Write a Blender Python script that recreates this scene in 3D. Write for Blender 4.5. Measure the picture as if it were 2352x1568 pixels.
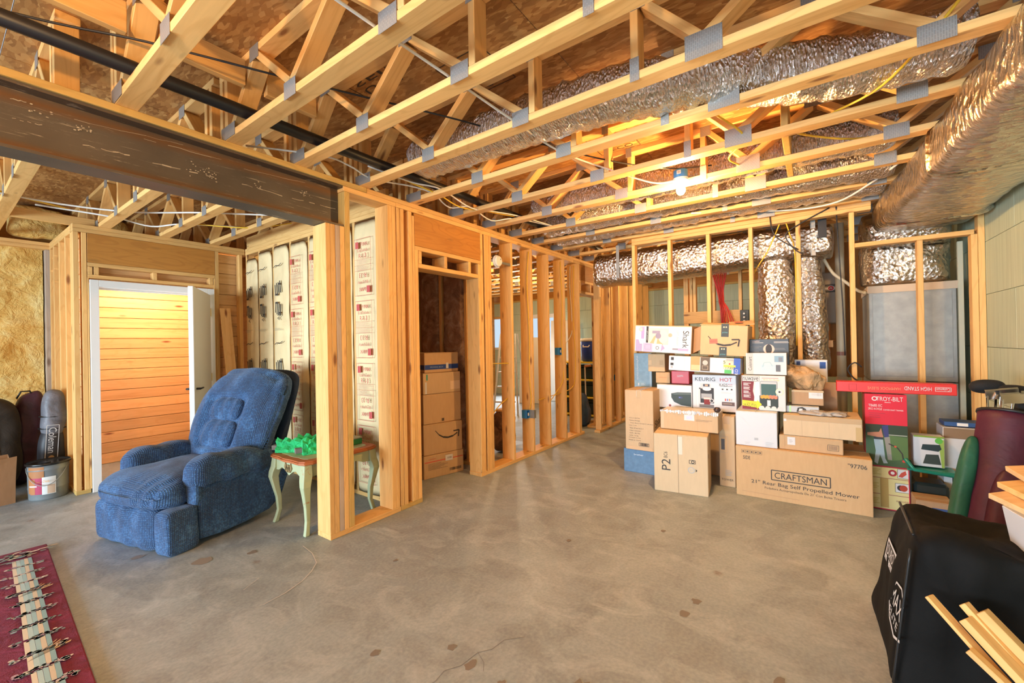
import bpy, bmesh, math, random
from mathutils import Vector, Matrix, noise
random.seed(7)
S = bpy.context.scene
for o in list(bpy.data.objects): bpy.data.objects.remove(o)
COL = S.collection
# ---------------------------------------------------------------- camera
EYE = 1.38
PSI, TH, RO, FPX = 0.62003, 0.00321, -0.018575, 967.06
fw = Vector((math.cos(PSI)*math.cos(TH), math.sin(PSI)*math.cos(TH), math.sin(TH)))
rt = Vector((math.sin(PSI), -math.cos(PSI), 0)); up = rt.cross(fw)
r2 = math.cos(RO)*rt + math.sin(RO)*up; u2 = -math.sin(RO)*rt + math.cos(RO)*up
cam_d = bpy.data.cameras.new('camera'); cam = bpy.data.objects.new('camera', cam_d); COL.objects.link(cam)
cam.matrix_world = Matrix(((r2.x, u2.x, -fw.x, 0), (r2.y, u2.y, -fw.y, 0), (r2.z, u2.z, -fw.z, EYE), (0, 0, 0, 1)))
cam_d.sensor_width = 36; cam_d.lens = FPX/2352*36; cam_d.clip_start = .02
S.camera = cam
# ---------------------------------------------------------------- world, daylight, exposure
wd = bpy.data.worlds.new('world'); S.world = wd; wd.use_nodes = True
bg = wd.node_tree.nodes['Background']; bg.inputs[0].default_value = (.74, .88, 1, 1); bg.inputs[1].default_value = .65
def area(name, loc, target, sx, sy, power, color):
    l = bpy.data.lights.new(name, 'AREA'); l.shape = 'RECTANGLE'; l.size = sx; l.size_y = sy; l.energy = power; l.color = color
    o = bpy.data.objects.new(name, l); COL.objects.link(o); o.location = loc
    o.rotation_euler = (Vector(target)-Vector(loc)).to_track_quat('-Z', 'Y').to_euler(); return o
def bulb_light(name, loc, power, color=(1, .55, .2), r=.05):
    l = bpy.data.lights.new(name, 'POINT'); l.energy = power; l.color = color; l.shadow_soft_size = r
    o = bpy.data.objects.new(name, l); COL.objects.link(o); o.location = loc; return o
area('daylight_opening_behind', (-5.6, 4.3, .95), (3, 2.9, .9), 3.8, 1.7, 530, (.69, .86, 1))
area('added_blue_fill', (-5.6, .9, .95), (3, 1.8, .8), 2.2, 1.7, 180, (.69, .86, 1))  # added daylight behind the camera, a blue fill for the recliner's near side
area('daylight_far_door', (9.0, 5.9, 1.3), (5, 4.6, 1.0), 2.0, 2.0, 60, (.92, .97, 1))
bulb_light('lamp_glow_cedar_room', (1.62, 6.35, 2.3), 30, (1, .90, .74))
bulb_light('added_warm_fill', (-.9, 1.2, 2.45), 96, (1, .54, .18))  # warm bulb added out of view to lift the ceiling
bulb_light('lamp_glow_beyond_studs', (6.6, 4.7, 2.4), 48, (1, .72, .40))
bulb_light('lamp_glow_utility', (6.9, 1.9, 2.35), 30, (1, .70, .38))
vs = S.view_settings; vs.view_transform = 'Standard'; vs.look = 'None'; vs.gamma = 1; vs.exposure = 0.52; vs.use_curve_mapping = False

# ---------------------------------------------------------------- materials
MATS = {}
class NT:
    def __init__(s, name):
        s.m = bpy.data.materials.new(name); s.m.use_nodes = True; s.t = s.m.node_tree
        s.b = s.t.nodes['Principled BSDF']
    def n(s, typ, **kw):
        nd = s.t.nodes.new(typ)
        for k, v in kw.items():
            if k in nd.bl_rna.properties: setattr(nd, k, v)
            else: nd.inputs[k.replace('_', ' ')].default_value = v
        return nd
    def l(s, a, b): s.t.links.new(a, b)
    def ramp(s, src, stops):
        r = s.n('ShaderNodeValToRGB'); e = r.color_ramp.elements
        while len(e) < len(stops): e.new(.5)
        for i, (p, c) in enumerate(stops): e[i].position = p; e[i].color = c if len(c) == 4 else (*c, 1)
        s.l(src, r.inputs[0]); return r.outputs[0]
    def mix(s, f, a, b, mode='MIX'):
        m = s.n('ShaderNodeMix', data_type='RGBA', blend_type=mode)
        for sk, v in ((m.inputs[0], f), (m.inputs[6], a), (m.inputs[7], b)):
            if isinstance(v, (int, float)): sk.default_value = v
            elif isinstance(v, tuple): sk.default_value = v if len(v) == 4 else (*v, 1)
            else: s.l(v, sk)
        return m.outputs[2]
    def coords(s, scale=(1, 1, 1), rnd=True, kind='Object'):
        tc = s.n('ShaderNodeTexCoord'); src = tc.outputs[kind]
        if rnd:
            oi = s.n('ShaderNodeObjectInfo'); mu = s.n('ShaderNodeMath', operation='MULTIPLY'); s.l(oi.outputs['Random'], mu.inputs[0]); mu.inputs[1].default_value = 37
            ad = s.n('ShaderNodeVectorMath', operation='ADD'); s.l(src, ad.inputs[0]); s.l(mu.outputs[0], ad.inputs[1]); src = ad.outputs[0]
            s.rand = oi.outputs['Random']
        mp = s.n('ShaderNodeMapping'); mp.inputs['Scale'].default_value = scale; s.l(src, mp.inputs['Vector']); return mp.outputs[0]
    def noise(s, vec, sc, det=3, rough=.5, dist=0):
        n = s.n('ShaderNodeTexNoise'); n.inputs['Scale'].default_value = sc; n.inputs['Detail'].default_value = det
        n.inputs['Roughness'].default_value = rough; n.inputs['Distortion'].default_value = dist; s.l(vec, n.inputs['Vector']); return n.outputs['Fac']
    def bump(s, h, st=.3, d=.01):
        b = s.n('ShaderNodeBump'); b.inputs['Strength'].default_value = st; b.inputs['Distance'].default_value = d
        s.l(h, b.inputs['Height']); s.l(b.outputs[0], s.b.inputs['Normal'])
    def done(s, col=None, rough=None, metal=None):
        if col is not None:
            if isinstance(col, tuple): s.b.inputs['Base Color'].default_value = col if len(col) == 4 else (*col, 1)
            else: s.l(col, s.b.inputs['Base Color'])
        if rough is not None: s.b.inputs['Roughness'].default_value = rough
        if metal is not None: s.b.inputs['Metallic'].default_value = metal
        return s.m
def plain(name, col, rough=.6, metal=0, var=0.0, sc=30):
    if name in MATS: return MATS[name]
    t = NT(name)
    if var:
        f = t.noise(t.coords(), sc, 4); c = t.ramp(f, [(.3, tuple(max(0, v*(1-var)) for v in col)), (.7, tuple(min(1, v*(1+var)) for v in col))])
        MATS[name] = t.done(c, rough, metal)
    else: MATS[name] = t.done(col, rough, metal)
    return MATS[name]
def wood(name, axis, c1, c2, c3, knots=1.0, ring=.35):
    key = name+axis
    if key in MATS: return MATS[key]
    t = NT(key); g = 'xyz'.index(axis)
    sc = [1, 1, 1]; sc[g] = .06; v = t.coords(tuple(sc))
    f = t.noise(v, 24, 5, .6, .6)
    base = t.ramp(f, [(.18, c2), (.48, c1), (.85, tuple(min(1, x*1.12) for x in c1))])
    sc2 = [1, 1, 1]; sc2[g] = .16; v2 = t.coords(tuple(sc2))
    nz = t.noise(v2, 5.5, 2, .5, .3)
    wv = t.n('ShaderNodeMath', operation='MULTIPLY'); t.l(nz, wv.inputs[0]); wv.inputs[1].default_value = 70
    sn = t.n('ShaderNodeMath', operation='SINE'); t.l(wv.outputs[0], sn.inputs[0])
    rg = t.ramp(sn.outputs[0], [(.55, (0, 0, 0)), (.95, (1, 1, 1))])
    mr = t.n('ShaderNodeMath', operation='MULTIPLY'); t.l(rg, mr.inputs[0]); mr.inputs[1].default_value = ring
    col = t.mix(mr.outputs[0], base, c2)
    vo = t.n('ShaderNodeTexVoronoi'); sc3 = [8.0]*3; sc3[g] = 2.3; t.l(t.coords(tuple(sc3)), vo.inputs['Vector']); vo.inputs['Scale'].default_value = 1
    kn = t.ramp(vo.outputs['Distance'], [(.06, (1, 1, 1)), (.15, (0, 0, 0))])
    mk = t.n('ShaderNodeMath', operation='MULTIPLY'); t.l(kn, mk.inputs[0]); mk.inputs[1].default_value = .85*knots
    col = t.mix(mk.outputs[0], col, c3)
    br = t.n('ShaderNodeMapRange'); t.l(t.rand, br.inputs[0]); br.inputs[3].default_value = .84; br.inputs[4].default_value = 1.1
    vm = t.n('ShaderNodeVectorMath', operation='SCALE'); t.l(col, vm.inputs[0]); t.l(br.outputs[0], vm.inputs['Scale'])
    t.bump(f, .12, .004); MATS[key] = t.done(vm.outputs[0], .62); return MATS[key]
def pine(ax): return wood('pine_', ax, (.80, .48, .17), (.63, .31, .08), (.20, .06, .016), 1, .28)
def treated(ax): return wood('treated_pine_', ax, (.64, .42, .13), (.46, .28, .07), (.22, .12, .03))
def greywood(ax): return wood('weathered_pine_', ax, (.50, .40, .31), (.33, .25, .18), (.14, .08, .05))
def cedar(ax): return wood('knotty_plank_', ax, (.80, .49, .22), (.66, .33, .11), (.26, .07, .018), 1.15, .22)
def board_dark(ax): return wood('laminated_header_', ax, (.52, .225, .04), (.38, .14, .022), (.25, .12, .03), .5)
def osb():
    if 'osb' in MATS: return MATS['osb']
    t = NT('strand_board'); v = t.coords(rnd=False)
    wn = t.n('ShaderNodeTexNoise'); wn.inputs['Scale'].default_value = 9; t.l(v, wn.inputs['Vector'])
    ad = t.n('ShaderNodeVectorMath', operation='MULTIPLY_ADD'); t.l(wn.outputs['Color'], ad.inputs[0]); ad.inputs[1].default_value = (.03, .03, .03); t.l(v, ad.inputs[2])
    mp = t.n('ShaderNodeMapping'); mp.inputs['Scale'].default_value = (58, 20, 20); t.l(ad.outputs[0], mp.inputs['Vector'])
    vo = t.n('ShaderNodeTexVoronoi'); vo.inputs['Scale'].default_value = 1; t.l(mp.outputs[0], vo.inputs['Vector'])
    sp = t.n('ShaderNodeSeparateColor'); t.l(vo.outputs['Color'], sp.inputs[0])
    c = t.ramp(sp.outputs[0], [(0, (.30, .13, .035)), (.45, (.42, .205, .058)), (.8, (.53, .285, .09)), (1, (.66, .40, .15))])
    big = t.noise(v, 1.1, 2); c = t.mix(t.ramp(big, [(.35, (0, 0, 0)), (.7, (.55, .55, .55))]), c, (.33, .145, .038))
    t.bump(sp.outputs[1], .25, .004); MATS['osb'] = t.done(c, .7); return MATS['osb']
def concrete():
    t = NT('concrete_slab'); v = t.coords(rnd=False)
    a = t.noise(v, .55, 5, .6, .4); c = t.ramp(a, [(.3, (.205, .255, .285)), (.5, (.29, .357, .395)), (.72, (.378, .45, .49))])
    b = t.noise(v, 3.5, 6, .65, .8); c = t.mix(t.ramp(b, [(.36, (.6, .6, .6)), (.56, (0, 0, 0))]), c, (.178, .212, .23))
    mp = t.n('ShaderNodeMapping'); mp.inputs['Scale'].default_value = (1.1, .75, 1); mp.inputs['Rotation'].default_value = (0, 0, .5); t.l(v, mp.inputs['Vector'])
    sw = t.noise(mp.outputs[0], 4, 5, .7, 1.2); c = t.mix(t.ramp(sw, [(.48, (0, 0, 0)), (.72, (.65, .65, .65))]), c, (.45, .52, .56))
    vo = t.n('ShaderNodeTexVoronoi'); vo.inputs['Scale'].default_value = 2.1; wn = t.noise(v, 14, 3)
    ad = t.n('ShaderNodeVectorMath', operation='MULTIPLY_ADD'); ad.inputs[1].default_value = (.05, .05, .05); t.l(wn, ad.inputs[0]); t.l(v, ad.inputs[2]); t.l(ad.outputs[0], vo.inputs['Vector'])
    sp = t.ramp(vo.outputs['Distance'], [(.03, (.75, .75, .75)), (.075, (0, 0, 0))]); c = t.mix(sp, c, (.17, .14, .115))
    fine = t.noise(v, 60, 3); c = t.mix(.12, c, t.ramp(fine, [(.35, (.2, .18, .16)), (.65, (.7, .66, .6))]))
    rr = t.ramp(b, [(.3, (.42, .42, .42)), (.7, (.62, .62, .62))]); t.l(rr, t.b.inputs['Roughness']); t.bump(b, .05, .004)
    return t.done(c)
def foil(name='foil_wrap', sc=26, strength=.9, tint=(.66, .60, .52), an=(1, 1, 1)):
    if name in MATS: return MATS[name]
    t = NT(name); v = t.coords(an); a = t.noise(v, sc, 5, .62, 1.0); vo = t.n('ShaderNodeTexVoronoi'); vo.inputs['Scale'].default_value = sc*1.3; t.l(v, vo.inputs['Vector'])
    ad = t.n('ShaderNodeMath', operation='ADD'); t.l(a, ad.inputs[0]); t.l(vo.outputs['Distance'], ad.inputs[1]); t.bump(ad.outputs[0], strength, .02)
    MATS[name] = t.done(tint, .18, 1); return MATS[name]
def galv(name='galvanised_sheet', slots=False):
    if name in MATS: return MATS[name]
    t = NT(name); v = t.coords(); a = t.noise(v, 14, 4); c = t.ramp(a, [(.3, (.30, .30, .28)), (.7, (.38, .375, .345))])
    if slots:
        br = t.n('ShaderNodeTexBrick'); v2 = t.coords((1, 1, 1), rnd=False); sp = t.n('ShaderNodeSeparateXYZ'); t.l(v2, sp.inputs[0]); cb = t.n('ShaderNodeCombineXYZ'); t.l(sp.outputs[2], cb.inputs[0]); t.l(sp.outputs[1], cb.inputs[1]); t.l(cb.outputs[0], br.inputs['Vector'])
        br.inputs['Scale'].default_value = 1; br.inputs['Brick Width'].default_value = .022; br.inputs['Row Height'].default_value = .0085; br.inputs['Mortar Size'].default_value = .0022
        br.inputs['Color1'].default_value = (.12, .10, .08, 1); br.inputs['Color2'].default_value = (.16, .13, .1, 1); br.inputs['Mortar'].default_value = (.6, .6, .6, 1)
        c = t.mix(.6, c, br.outputs['Color'], 'MULTIPLY'); c = t.mix(.35, c, (.55, .55, .54)); t.bump(br.outputs['Fac'], .4, .003); MATS[name] = t.done(c, .45, .5)
    else: MATS[name] = t.done(c, .5, .6)
    return MATS[name]
def card(name='kraft_cardboard', c=(.56, .365, .19)):
    if name in MATS: return MATS[name]
    t = NT(name); v = t.coords((1, 1, .25)); a = t.noise(v, 45, 3); b = t.noise(t.coords(), 2.2, 3)
    col = t.mix(t.ramp(b, [(.35, (.0, .0, .0)), (.7, (.5, .5, .5))]), tuple(c), tuple(x*.86 for x in c)); col = t.mix(.05, col, t.ramp(a, [(.3, (.25, .15, .07)), (.7, (.85, .62, .4))]))
    MATS[name] = t.done(col, .75); return MATS[name]
def upholstery():
    if 'uph' in MATS: return MATS['uph']
    t = NT('blue_ribbed_chenille'); v = t.coords(rnd=False, kind='UV')
    def wav(d, sc):
        w = t.n('ShaderNodeTexWave', wave_type='BANDS', bands_direction=d); w.inputs['Scale'].default_value = sc; w.inputs['Distortion'].default_value = .7; w.inputs['Detail'].default_value = 2; w.inputs['Detail Scale'].default_value = 3; t.l(v, w.inputs['Vector']); return w.outputs['Fac']
    a = wav('X', 27); b = wav('Y', 27); m = t.n('ShaderNodeMath', operation='MULTIPLY'); t.l(a, m.inputs[0]); t.l(b, m.inputs[1])
    ob = t.coords(rnd=False); f = t.noise(ob, 5, 4, .6, .5); g = t.noise(ob, 70, 3)
    c = t.ramp(f, [(.3, (.006, .022, .066)), (.5, (.017, .064, .17)), (.75, (.07, .185, .38))])
    c = t.mix(t.ramp(m.outputs[0], [(.25, (0, 0, 0)), (.85, (.6, .6, .6))]), c, (.15, .36, .64)); c = t.mix(t.ramp(g, [(.42, (.6, .6, .6)), (.6, (0, 0, 0))]), c, (.012, .03, .08))
    t.b.inputs['Sheen Weight'].default_value = .35; t.b.inputs['Sheen Tint'].default_value = (.5, .65, .9, 1); t.b.inputs['Sheen Roughness'].default_value = .4
    t.bump(m.outputs[0], .6, .007); MATS['uph'] = t.done(c, .85); return MATS['uph']
def fabric(name, c, var=.35, sc=18, rough=.85, wr=3.5, bump=.35):
    if name in MATS: return MATS[name]
    t = NT(name); v = t.coords(); a = t.noise(v, wr, 4, .55, 1.0); g = t.noise(v, sc*8, 2)
    col = t.ramp(a, [(.3, tuple(x*(1-var) for x in c)), (.7, tuple(min(1, x*(1+var)) for x in c))]); ad = t.n('ShaderNodeMath', operation='MULTIPLY_ADD'); t.l(g, ad.inputs[0]); ad.inputs[1].default_value = .1; t.l(a, ad.inputs[2])
    t.bump(ad.outputs[0], bump, .03); MATS[name] = t.done(col, rough); return MATS[name]
def emis(name, c, st):
    if name in MATS: return MATS[name]
    t = NT(name); t.b.inputs['Emission Color'].default_value = (*c, 1); t.b.inputs['Emission Strength'].default_value = st; MATS[name] = t.done(c, .5); return MATS[name]
def foam_yellow():
    t = NT('spray_foam'); v = t.coords(rnd=False); a = t.noise(v, 3.2, 5, .6, 1.2); b = t.noise(v, 13, 4, .6, .6)
    c = t.ramp(a, [(.3, (.66, .36, .07)), (.5, (.84, .54, .15)), (.7, (.92, .70, .28))]); ad = t.n('ShaderNodeMath', operation='ADD'); t.l(a, ad.inputs[0]); t.l(b, ad.inputs[1]); t.bump(ad.outputs[0], .7, .05); return t.done(c, .7)
def icf(name='insulated_form_panel'):
    if name in MATS: return MATS[name]
    t = NT(name); v = t.coords((1, 1, .02)); a = t.noise(v, 90, 2, .6); b = t.noise(t.coords(), 2, 3)
    c = t.ramp(a, [(.35, (.40, .49, .36)), (.65, (.52, .61, .46))]); c = t.mix(t.ramp(b, [(.35, (0, 0, 0)), (.7, (.3, .3, .3))]), c, (.56, .58, .42)); t.bump(a, .2, .004); MATS[name] = t.done(c, .6); return MATS[name]
def fiberglass():
    t = NT('unfaced_fibreglass'); v = t.coords(); a = t.noise(v, 4, 6, .7, 1.5); c = t.ramp(a, [(.3, (.16, .085, .05)), (.5, (.42, .25, .15)), (.72, (.66, .5, .36))]); t.bump(a, .8, .05); return t.done(c, .95)
def steel_beam():
    t = NT('mill_scale_steel'); v = t.coords(rnd=False); a = t.noise(v, 3, 4); c = t.ramp(a, [(.3, (.075, .064, .052)), (.7, (.125, .105, .082))])
    mp = t.n('ShaderNodeMapping'); mp.inputs['Scale'].default_value = (.55, 1, 13); mp.inputs['Rotation'].default_value = (0, -.02, 0); t.l(v, mp.inputs['Vector']); s = t.noise(mp.outputs[0], 5.5, 6, .75, 1.3); c = t.mix(t.ramp(s, [(.60, (0, 0, 0)), (.66, (.75, .75, .75))]), c, (.45, .40, .31))
    sp = t.n('ShaderNodeSeparateXYZ'); t.l(v, sp.inputs[0])
    for z, wd_ in ((2.52, .045), (2.30, .03)):
        d = t.n('ShaderNodeMath', operation='SUBTRACT'); t.l(sp.outputs[2], d.inputs[0]); d.inputs[1].default_value = z; ab = t.n('ShaderNodeMath', operation='ABSOLUTE'); t.l(d.outputs[0], ab.inputs[0])
        c = t.mix(t.ramp(ab.outputs[0], [(0, (.8, .8, .8)), (wd_, (0, 0, 0))]), c, (.17, .075, .022))
    return t.done(c, .5, .35)
# ---------------------------------------------------------------- geometry helpers
def link(o, parent=None):
    COL.objects.link(o)
    if parent is not None: o.parent = parent
    return o
def empty(name, loc=(0, 0, 0), rz=0, parent=None):
    o = bpy.data.objects.new(name, None); o.empty_display_size = .1; o.location = loc; o.rotation_euler = (0, 0, rz); return link(o, parent)
def tag(o, label, cat, group=None):
    o['label'] = label; o['category'] = cat
    if group: o['group'] = group
    return o
def thing(name, label, cat, loc=(0, 0, 0), rz=0, group=None): return tag(empty(name, loc, rz), label, cat, group)
def struct(name, loc=(0, 0, 0), label=None):
    o = empty(name, loc); o['kind'] = 'structure'
    if label: o['label'] = label
    return o
class MB:
    def __init__(s): s.v = []; s.f = []; s.m = []; s.mats = []; s.uv = None
    def mi(s, mat):
        if mat not in s.mats: s.mats.append(mat)
        return s.mats.index(mat)
    def add(s, vs, fs, mat):
        b = len(s.v); k = s.mi(mat); s.v += [tuple(p) for p in vs]
        for f in fs: s.f.append(tuple(b+i for i in f)); s.m.append(k)
        return s
    def box(s, x0, x1, y0, y1, z0, z1, mat, c=0):
        if c <= 0:
            return s.add([(x, y, z) for x in (x0, x1) for y in (y0, y1) for z in (z0, z1)], [(0, 1, 3, 2), (4, 6, 7, 5), (0, 4, 5, 1), (2, 3, 7, 6), (0, 2, 6, 4), (1, 5, 7, 3)], mat)
        vs, fs = chamf((x1-x0)/2, (y1-y0)/2, (z1-z0)/2, c); cx, cy, cz = (x0+x1)/2, (y0+y1)/2, (z0+z1)/2
        return s.add([(x+cx, y+cy, z+cz) for x, y, z in vs], fs, mat)
    def obox(s, c, ax, ay, az, mat):   # oriented box: centre and half-axis vectors
        c = Vector(c); ax = Vector(ax); ay = Vector(ay); az = Vector(az)
        return s.add([c+i*ax+j*ay+k*az for i in (-1, 1) for j in (-1, 1) for k in (-1, 1)], [(0, 1, 3, 2), (4, 6, 7, 5), (0, 4, 5, 1), (2, 3, 7, 6), (0, 2, 6, 4), (1, 5, 7, 3)], mat)
    def tube(s, pts, r, mat, n=8, cap=True):
        pts = [Vector(p) for p in pts]; rs = r if isinstance(r, (list, tuple)) else [r]*len(pts); rings = []; prev = None
        for i, p in enumerate(pts):
            d = (pts[min(i+1, len(pts)-1)]-pts[max(i-1, 0)]).normalized()
            a = prev-prev.dot(d)*d if prev is not None else (Vector((0, 0, 1)) if abs(d.z) < .9 else Vector((1, 0, 0)))
            a = (a-a.dot(d)*d).normalized(); prev = a; b = d.cross(a)
            rings.append([p+rs[i]*(math.cos(2*math.pi*k/n)*a+math.sin(2*math.pi*k/n)*b) for k in range(n)])
        vs = [q for g in rings for q in g]; fs = []
        for i in range(len(pts)-1):
            for k in range(n): fs.append((i*n+k, i*n+(k+1) % n, (i+1)*n+(k+1) % n, (i+1)*n+k))
        if cap: fs.append(tuple(range(n-1, -1, -1))); fs.append(tuple((len(pts)-1)*n+k for k in range(n)))
        return s.add(vs, fs, mat)
    def lathe(s, prof, mat, n=24, c=(0, 0, 0)):   # prof: (r, z)
        vs = []; fs = []
        for r, z in prof: vs += [(c[0]+r*math.cos(2*math.pi*k/n), c[1]+r*math.sin(2*math.pi*k/n), c[2]+z) for k in range(n)]
        for i in range(len(prof)-1):
            for k in range(n): fs.append((i*n+k, i*n+(k+1) % n, (i+1)*n+(k+1) % n, (i+1)*n+k))
        if prof[0][0] > 1e-4: fs.append(tuple(range(n-1, -1, -1)))
        if prof[-1][0] > 1e-4: fs.append(tuple((len(prof)-1)*n+k for k in range(n)))
        return s.add(vs, fs, mat)
    def prism(s, poly, ax, a0, a1, mat):   # poly in the two other axes, extruded along ax
        o = [i for i in range(3) if i != ax]; vs = []
        for a in (a0, a1):
            for p in poly:
                q = [0, 0, 0]; q[ax] = a; q[o[0]] = p[0]; q[o[1]] = p[1]; vs.append(q)
        n = len(poly); fs = [tuple(range(n-1, -1, -1)), tuple(range(n, 2*n))]+[(i, (i+1) % n, n+(i+1) % n, n+i) for i in range(n)]
        return s.add(vs, fs, mat)
    def build(s, name, parent=None, smooth=False, loc=(0, 0, 0), rot=(0, 0, 0), fix=True):
        me = bpy.data.meshes.new(name); me.from_pydata(s.v, [], s.f)
        for m in s.mats: me.materials.append(m)
        me.polygons.foreach_set('material_index', s.m)
        if fix:
            bm = bmesh.new(); bm.from_mesh(me); bmesh.ops.recalc_face_normals(bm, faces=bm.faces); bm.to_mesh(me); bm.free()
        if smooth: me.polygons.foreach_set('use_smooth', [True]*len(me.polygons))
        o = bpy.data.objects.new(name, me); o.location = loc; o.rotation_euler = rot; return link(o, parent)
def chamf(hx, hy, hz, c):
    vs = []; idx = {}
    for sx in (-1, 1):
        for sy in (-1, 1):
            for sz in (-1, 1):
                for a in range(3):
                    h = [hx, hy, hz]; p = [s_*(h[i]-(0 if i == a else c)) for i, s_ in enumerate((sx, sy, sz))]
                    idx[(sx, sy, sz, a)] = len(vs); vs.append(tuple(p))
    fs = []
    for a in range(3):
        o = [i for i in range(3) if i != a]
        for s_ in (-1, 1):
            q = []
            for (p, r) in ((-1, -1), (1, -1), (1, 1), (-1, 1)):
                k = [0, 0, 0]; k[a] = s_; k[o[0]] = p; k[o[1]] = r; q.append(idx[(*k, a)])
            fs.append(tuple(q))
    for a in range(3):
        o = [i for i in range(3) if i != a]
        for p in (-1, 1):
            for r in (-1, 1):
                q = []
                for s_, f in ((-1, o[0]), (1, o[0]), (1, o[1]), (-1, o[1])):
                    k = [0, 0, 0]; k[a] = s_; k[o[0]] = p; k[o[1]] = r; q.append(idx[(*k, f)])
                fs.append(tuple(q))
    for sx in (-1, 1):
        for sy in (-1, 1):
            for sz in (-1, 1): fs.append(tuple(idx[(sx, sy, sz, a)] for a in range(3)))
    return vs, fs
_mc = {}
def bmesh_box(dx, dy, dz, mat, c=.0025):
    key = (round(dx, 3), round(dy, 3), round(dz, 3), mat.name, c)
    if key not in _mc:
        b = MB(); b.box(-dx/2, dx/2, -dy/2, dy/2, -dz/2, dz/2, mat, min(c, dx*.2, dy*.2, dz*.2)); me = bpy.data.meshes.new('timber'); me.from_pydata(b.v, [], b.f); me.materials.append(mat)
        bm = bmesh.new(); bm.from_mesh(me); bmesh.ops.recalc_face_normals(bm, faces=bm.faces); bm.to_mesh(me); bm.free(); _mc[key] = me
    return _mc[key]
def stick(name, parent, x0, x1, y0, y1, z0, z1, fn=pine, ax=None, c=.0025):
    d = (x1-x0, y1-y0, z1-z0)
    if ax is None: ax = 'xyz'[d.index(max(d))]
    m = fn(ax) if callable(fn) else fn
    o = bpy.data.objects.new(name, bmesh_box(*d, m, c)); o.location = ((x0+x1)/2, (y0+y1)/2, (z0+z1)/2); link(o, parent)
    if parent is not None and parent.location.length > 0: o.location = Vector(o.location)-parent.location
    return o
def strut_yz(name, parent, x, ya, za, yb, zb, w=.089, t=.038, fn=pine):   # member in a Y-Z plane
    L = math.hypot(yb-ya, zb-za); o = bpy.data.objects.new(name, bmesh_box(w, L, t, fn('y'))); o.location = (x, (ya+yb)/2, (za+zb)/2); o.rotation_euler = (math.atan2(zb-za, yb-ya), 0, 0); return link(o, parent)
def rpoints(nx, ny, nz):
    """surface grid of the cube [-1,1]^3 as verts + quads + uvs"""
    vs = {}; V = []; F = []
    def vid(p):
        k = tuple(round(c, 5) for c in p)
        if k not in vs: vs[k] = len(V); V.append(Vector(p))
        return vs[k]
    N = (nx, ny, nz)
    for a in range(3):
        b, c = [i for i in range(3) if i != a]
        for s_ in (-1, 1):
            for i in range(N[b]):
                for j in range(N[c]):
                    q = []
                    for di, dj in ((0, 0), (1, 0), (1, 1), (0, 1)):
                        p = [0, 0, 0]; p[a] = s_; p[b] = -1+2*(i+di)/N[b]; p[c] = -1+2*(j+dj)/N[c]; q.append(vid(p))
                    F.append(tuple(q))
    return V, F
def pillow(name, parent, hx, hy, hz, mat, e=5, n=(14, 14, 8), fn=None, loc=(0, 0, 0), rot=(0, 0, 0), uvs=1.0, wr=.0, wf=6, seed=0):
    V, F = rpoints(*n); me = bpy.data.meshes.new(name); P = []
    for p in V:
        k = (abs(p.x)**e+abs(p.y)**e+abs(p.z)**e)**(1/e); q = Vector((p.x/k*hx, p.y/k*hy, p.z/k*hz))
        if fn: q = fn(Vector((p.x, p.y, p.z)), q)
        if wr: q = q+q.normalized()*wr*noise.noise(Vector((q.x*wf+seed, q.y*wf, q.z*wf)))
        P.append(q)
    me.from_pydata([tuple(q) for q in P], [], F); me.materials.append(mat); me.polygons.foreach_set('use_smooth', [True]*len(F))
    bm = bmesh.new(); bm.from_mesh(me); bmesh.ops.recalc_face_normals(bm, faces=bm.faces); bm.to_mesh(me); bm.free()
    ul = me.uv_layers.new(name='uv')
    for poly in me.polygons:
        nn = poly.normal; a = max(range(3), key=lambda i: abs(nn[i])); b, c = [i for i in range(3) if i != a]
        for li in poly.loop_indices:
            co = me.vertices[me.loops[li].vertex_index].co; ul.data[li].uv = (co[b]*uvs, co[c]*uvs)
    o = bpy.data.objects.new(name, me); o.location = loc; o.rotation_euler = rot; return link(o, parent)
# ---- flat print (lettering, pictures) laid on a face
_tc = {}
def text_geo(s):
    if s not in _tc:
        cu = bpy.data.curves.new('t', 'FONT'); cu.body = s; cu.resolution_u = 3; o = bpy.data.objects.new('t', cu); COL.objects.link(o)
        dg = bpy.context.evaluated_depsgraph_get(); me = bpy.data.meshes.new_from_object(o.evaluated_get(dg))
        vs = [(v.co.x, v.co.y) for v in me.vertices]; fs = [tuple(p.vertices) for p in me.polygons]
        bpy.data.objects.remove(o); bpy.data.curves.remove(cu); bpy.data.meshes.remove(me)
        x0 = min(v[0] for v in vs); x1 = max(v[0] for v in vs); y0 = min(v[1] for v in vs); y1 = max(v[1] for v in vs)
        _tc[s] = ([((x-x0)/(x1-x0), (y-y0)/(y1-y0)) for x, y in vs], fs, (x1-x0)/(y1-y0))
    return _tc[s]
INK = {}
def ink(c, rough=.6):
    k = tuple(c)
    if k not in INK: INK[k] = plain('print_%d_%d_%d' % tuple(int(x*255) for x in c), tuple(c), rough)
    return INK[k]
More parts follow.
